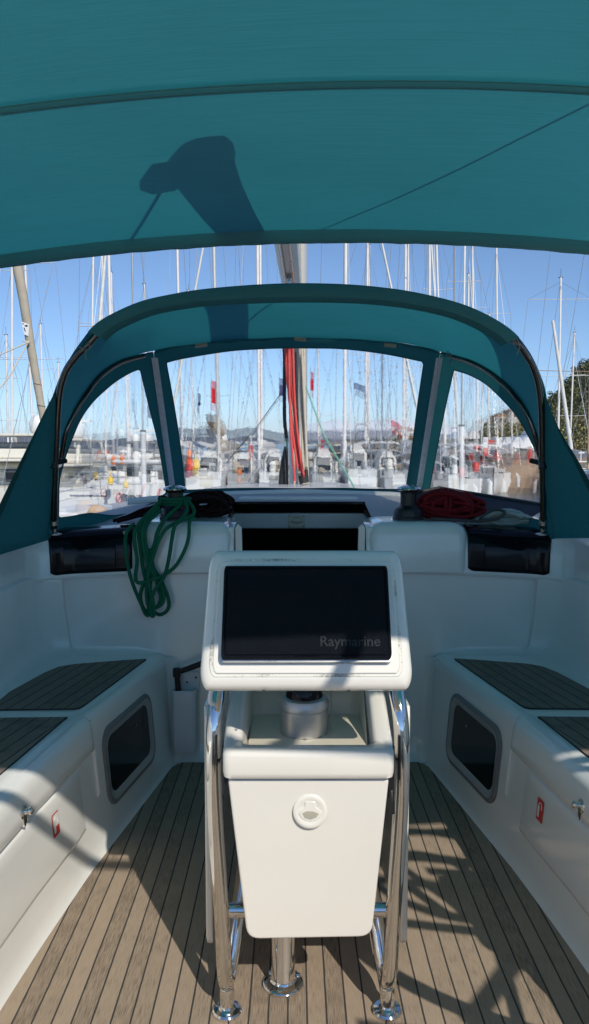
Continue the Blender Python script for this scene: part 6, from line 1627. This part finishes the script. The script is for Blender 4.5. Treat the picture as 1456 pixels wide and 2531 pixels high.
# hill
HC = Vector((gp(1400, 260).x+45, 320, 0))
def hill_z(x, y):
    px = 728+FD*(x-CAM.x)/y
    h = 0
    prof = [(1080, 0), (1150, 8), (1170, 25), (1192, 58), (1215, 68), (1240, 60), (1255, 70), (1268, 86), (1290, 84), (1330, 92), (1360, 108), (1375, 122), (1400, 136), (1430, 180), (1456, 198), (1500, 215), (1800, 230)]
    top = interp(prof, px)/1903.5*260
    t = max(0, min(1, (y-150)/110)); t2 = max(0, min(1, (520-y)/180))
    h = top*(t*t*(3-2*t))*t2 + 2.5*noise.noise(Vector((x*.02, y*.02, 0)))*t*t2*min(1, top/12)+1.5*noise.noise(Vector((x*.12, y*.12, 4)))*t*t2*min(1, top/8)
    return -.3+max(0, h)+(1.5*t)
mb = MB(); rows = []
for j in range(50):
    y = 150+8*j; rows.append([(x, y, hill_z(x, y)) for x in [25*y/150+3.6*i*(y/260) for i in range(110)]])
mb.loft(rows); tag(mb.build('hill', 'hill', smooth=60), kind='structure')
# wood on the hill, one mass of leaf clumps
def clump(mb, c, r, rnd, n, mi=0, flat=.7, ls=.22):
    for _ in range(n):
        while True:
            v = Vector((rnd.uniform(-1, 1), rnd.uniform(-1, 1), rnd.uniform(-1, 1)))
            if 0.15 < v.length < 1: break
        v = v.normalized()*(v.length**.5); p = c+Vector((v.x*r, v.y*r, v.z*r*flat)); s = r*ls*rnd.uniform(.6, 1.4)
        a = Vector((rnd.uniform(-1, 1), rnd.uniform(-1, 1), rnd.uniform(-1, 1))).normalized(); b = a.cross(Vector((rnd.random(), rnd.random(), 1))).normalized(); d_ = a.cross(b)
        mb.add([p+a*s, p+b*s*.8, p-a*s, p-b*s*.8+d_*s*.3], [(0, 1, 2, 3)], mi)
rnd = random.Random(12); mb = MB(); cnt = 0
while cnt < 1300:
    y = rnd.uniform(160, 285); x = rnd.uniform(.20*y, .46*y); z = hill_z(x, y); px = 728+FD*(x-CAM.x)/y
    if z < 1.2 or px > 1560: continue
    if noise.noise(Vector((x*.05, y*.05, 7))) < -0.28 and z > 12: continue
    clump(mb, Vector((x, y, z+1.2)), rnd.uniform(1.5, 3.0), rnd, 64, 0 if rnd.random() < (.7 if z > 8 else .4) else 1, ls=.12); cnt += 1
tag(mb.build('hillside_wood', ['leaf', 'leaf2'], smooth=0, recalc=False), kind='stuff')
# pines that stand out along the crest
for k, (px, py, d) in enumerate(((1372, 1000, 235), (1392, 990, 240), (1412, 960, 245), (1425, 935, 248), (1440, 925, 250), (1452, 920, 250), (1262, 1035, 240), (1280, 1030, 240))):
    p = at_y(px, py+14, d); p.z = hill_z(p.x, p.y)
    t = thing('pine_tree', ['dark pine on the crest of the hill, first right of the hood', 'dark pine on the hill crest, second right of the hood', 'dark pine on the hill crest, third right of the hood', 'dark pine on the rising crest, fourth right of the hood', 'dark pine near the top of the crest', 'dark pine at the right edge on the crest', 'dark pine on the crest left in the right hood window', 'dark pine on the crest further right in the right hood window'][k], 'tree', tuple(p), 'pines along the crest of the hill')
    mb = MB(); hh = rnd.uniform(4, 6); mb.tube([p-Vector((0, 0, 2)), p+Vector((.2, 0, hh*.6)), p+Vector((.1, 0, hh*.9))], [.28, .18, .06], 7); child(mb, 'trunk', 'bark', t)
    mb = MB()
    for q in range(7): clump(mb, p+Vector((rnd.uniform(-1.4, 1.4), rnd.uniform(-1, 1), hh*(.35+.09*q))), 1.7-.15*q, rnd, 46, flat=.7, ls=.2)
    child(mb, 'crown', 'leaf', t, smooth=0, recalc=False)
# houses on the hill
hs = [(1192, 1082, 190, 5), (1206, 1066, 200, 6), (1222, 1052, 205, 7), (1238, 1048, 210, 6), (1252, 1060, 205, 5), (1270, 1042, 212, 5), (1292, 1032, 215, 6), (1312, 1040, 210, 6), (1330, 1052, 200, 7), (1225, 1084, 180, 6), (1258, 1090, 170, 5), (1004, 1112, 230, 9)]
nm_ = ['lowest house at the left foot of the hill', 'second house up the left slope of the hill', 'house with a terracotta roof on the ridge of the first knoll', 'house at the right end of the first knoll', 'house in the dip between the two knolls', 'house at the foot of the second knoll', 'pale house on top of the second knoll', 'house right of the pale hilltop house', 'house nearest the right rim of the hood window', 'house below the knoll, above the halls', 'house above the grey tent and the white halls', 'low red-roofed house on the shore left of the right zip strip']
for (px, py, d, w), lab in zip(hs, nm_):
    for dd_ in range(156, 275, 3):
        if px != 1004 and zy(py, dd_) <= hill_z(at_y(px, py, dd_).x, dd_): d = dd_; break
    p = at_y(px, py, d); t = thing('house', lab, 'house', tuple(p), 'houses on the hill'); w *= .62; h = w*.6; gz = min(hill_z(p.x, p.y), p.z)-1.5
    if px == 1004: gz = WATER
    mb = MB(); mb.box((p.x-w/2, d, gz), (p.x+w/2, d+w*.8, p.z+h)); wl = child(mb, 'wall', 'plaster', t)
    mb = MB(); e = .35; z = p.z+h
    mb.prism([(p.x-w/2-e, d-e, z+.02), (p.x+w/2+e, d-e, z+.02), (p.x+w*.15, d-e, z+w*.22), (p.x-w*.15, d-e, z+w*.22)], (0, w*.8+2*e, 0)); child(mb, 'roof', 'roof', t)
    mb = MB()
    for k in range(3):
        x = p.x-w*.32+w*.32*k; mb.box((x-w*.07, d-.06, p.z+h*.25), (x+w*.07, d-.01, p.z+h*.7))
    child(mb, 'window', 'glass', wl)
# hilltop rocks
t = thing('rock_outcrop', 'pinkish rock outcrop on the hilltop in the right hood window', 'rock', tuple(at_y(1296, 1040, 216)))
mb = MB(); rows = []
for j in range(7):
    rows.append([at_y(1288+i*3.0, 1052-j*5.5*(1-.5*abs(i-4)/6)+3*noise.noise(Vector((i*.9, j*.6, 0))), 214+j*1.0+1.5*noise.noise(Vector((i*1.3, j, 3)))) for i in range(10)])
mb.loft(rows); o = child(mb, 'rock_face', 'skin', t, smooth=0); o.modifiers.new('t', 'SOLIDIFY').thickness = 6
# far shore trees behind masts on the right of the centre window
mb = MB(); rnd = random.Random(77)
for k in range(170):
    px = rnd.uniform(860, 1140); d = rnd.uniform(210, 250); p = gp(px, d); r = rnd.uniform(1.6, 3.4)*(1 if px > 930 else .7); clump(mb, Vector((p.x, d, rnd.uniform(0, 1.8))), r, rnd, 26)
tag(mb.build('shore_wood', ['leaf'], smooth=0, recalc=False), kind='stuff')
mb = MB(); mb.box((gp(800, 205).x, 205, WATER-1), (gp(1130, 205).x, 300, WATER+.8)); tag(mb.build('shore_ground', 'quay', bevel=.2), kind='structure')

# ================================================================== WATER, MOUNTAINS
mb = MB(); mb.add([(-16000, -300, WATER), (16000, -300, WATER), (16000, 16500, WATER), (-16000, 16500, WATER)], [(0, 1, 2, 3)])
tag(mb.build('water', 'water', smooth=0), kind='structure')
def ridge(name, m, y0, dep, prof, seed, rough, nx=240):
    mb = MB(); rows = []
    x0, x1 = gp(prof[0][0], y0).x, gp(prof[-1][0], y0).x
    for j in range(15):
        t = j/14; y = y0+dep*t; row = []
        for i in range(nx+1):
            x = x0+(x1-x0)*i/nx; px = 728+FD*(x-CAM.x)/y0; hgt = (1118-interp(prof, px))/FD*y0
            n_ = noise.fractal(Vector((x*.0011, y*.0011, seed)), 1.0, 2.0, 6)
            z = hgt*math.sin(PI*min(1, t*1.0))**.8*(1+rough*n_) + hgt*.12*noise.noise(Vector((x*.004, y*.004, seed)))*math.sin(PI*t)
            row.append((x, y, WATER-2+max(0, z)))
        rows.append(row)
    mb.loft(rows); tag(mb.build(name, m, smooth=180), kind='structure')
ridge('mountains', 'mount', 7000, 2600, [(-300, 1070), (0, 1066), (200, 1062), (330, 1064), (420, 1070), (520, 1078), (600, 1075), (700, 1086), (820, 1092), (900, 1088), (1000, 1084), (1100, 1082), (1200, 1088), (1700, 1084)], 2.0, .12)
ridge('snow_mountains', 'snow', 9800, 2000, [(680, 1100), (760, 1068), (800, 1056), (850, 1050), (900, 1062), (960, 1052), (1020, 1050), (1060, 1058), (1120, 1062), (1180, 1080), (1300, 1100)], 5.0, .14)

# haze: one box of even air round everything
HAZE = 0.000038
m = bpy.data.materials.new('haze_air'); m.use_nodes = True; t = m.node_tree; t.nodes.clear()
out = nd(t, 'ShaderNodeOutputMaterial'); pv = nd(t, 'ShaderNodeVolumePrincipled'); pv.inputs['Density'].default_value = HAZE
pv.inputs['Color'].default_value = (0.42, 0.58, 1.0, 1); pv.inputs['Anisotropy'].default_value = 0.0
t.links.new(pv.outputs[0], out.inputs['Volume']); m.cycles.homogeneous_volume = True; M['haze'] = m
USE_HAZE = True
if USE_HAZE:
    mb = MB(); mb.box((-16500, -400, WATER-3.5), (16500, 16800, 430)); tag(mb.build('haze', 'haze', smooth=0), kind='stuff')

# ================================================================== CAMERA, SUN, SKY
cam = bpy.data.cameras.new('camera'); co = bpy.data.objects.new('camera', cam); col.objects.link(co)
cam.sensor_fit = 'VERTICAL'; cam.sensor_height = 24.0; cam.lens = 24.0*770.0/1024.0
cam.clip_start = 0.02; cam.clip_end = 60000
co.location = CAM; co.rotation_euler = (PI/2-PITCH, 0, -YAW)
bpy.context.scene.camera = co
SUN_AZ = 25.0; SUN_EL = 40.0
sd = Vector((math.sin(R(SUN_AZ))*math.cos(R(SUN_EL)), -math.cos(R(SUN_AZ))*math.cos(R(SUN_EL)), math.sin(R(SUN_EL))))
sl_ = bpy.data.lights.new('sun', 'SUN'); sl_.energy = 2.5; sl_.angle = R(0.55); sl_.color = (1.0, 0.935, 0.84)
so = bpy.data.objects.new('sun', sl_); col.objects.link(so); so.rotation_euler = sd.to_track_quat('Z', 'Y').to_euler()
w = bpy.data.worlds.new('World'); bpy.context.scene.world = w; w.use_nodes = True; t = w.node_tree; t.nodes.clear()
out = nd(t, 'ShaderNodeOutputWorld'); bg = nd(t, 'ShaderNodeBackground'); sky = nd(t, 'ShaderNodeTexSky'); sky.sky_type = 'NISHITA'
sky.sun_disc = False; sky.sun_elevation = R(SUN_EL); sky.sun_rotation = R(180-SUN_AZ); sky.altitude = 0; sky.air_density = 0.8; sky.dust_density = 0.0; sky.ozone_density = 5.0
bg.inputs['Strength'].default_value = 0.087
t.links.new(sky.outputs[0], bg.inputs[0]); t.links.new(bg.outputs[0], out.inputs[0])
sc = bpy.context.scene
sc.view_settings.view_transform = 'Standard'; sc.view_settings.look = 'None'; sc.view_settings.exposure = 0.6; sc.view_settings.gamma = 1.0
sc.cycles.max_bounces = 10; sc.cycles.transparent_max_bounces = 16; sc.cycles.volume_bounces = 0; sc.cycles.sample_clamp_indirect = 6.0
sc.cycles.use_denoising = True
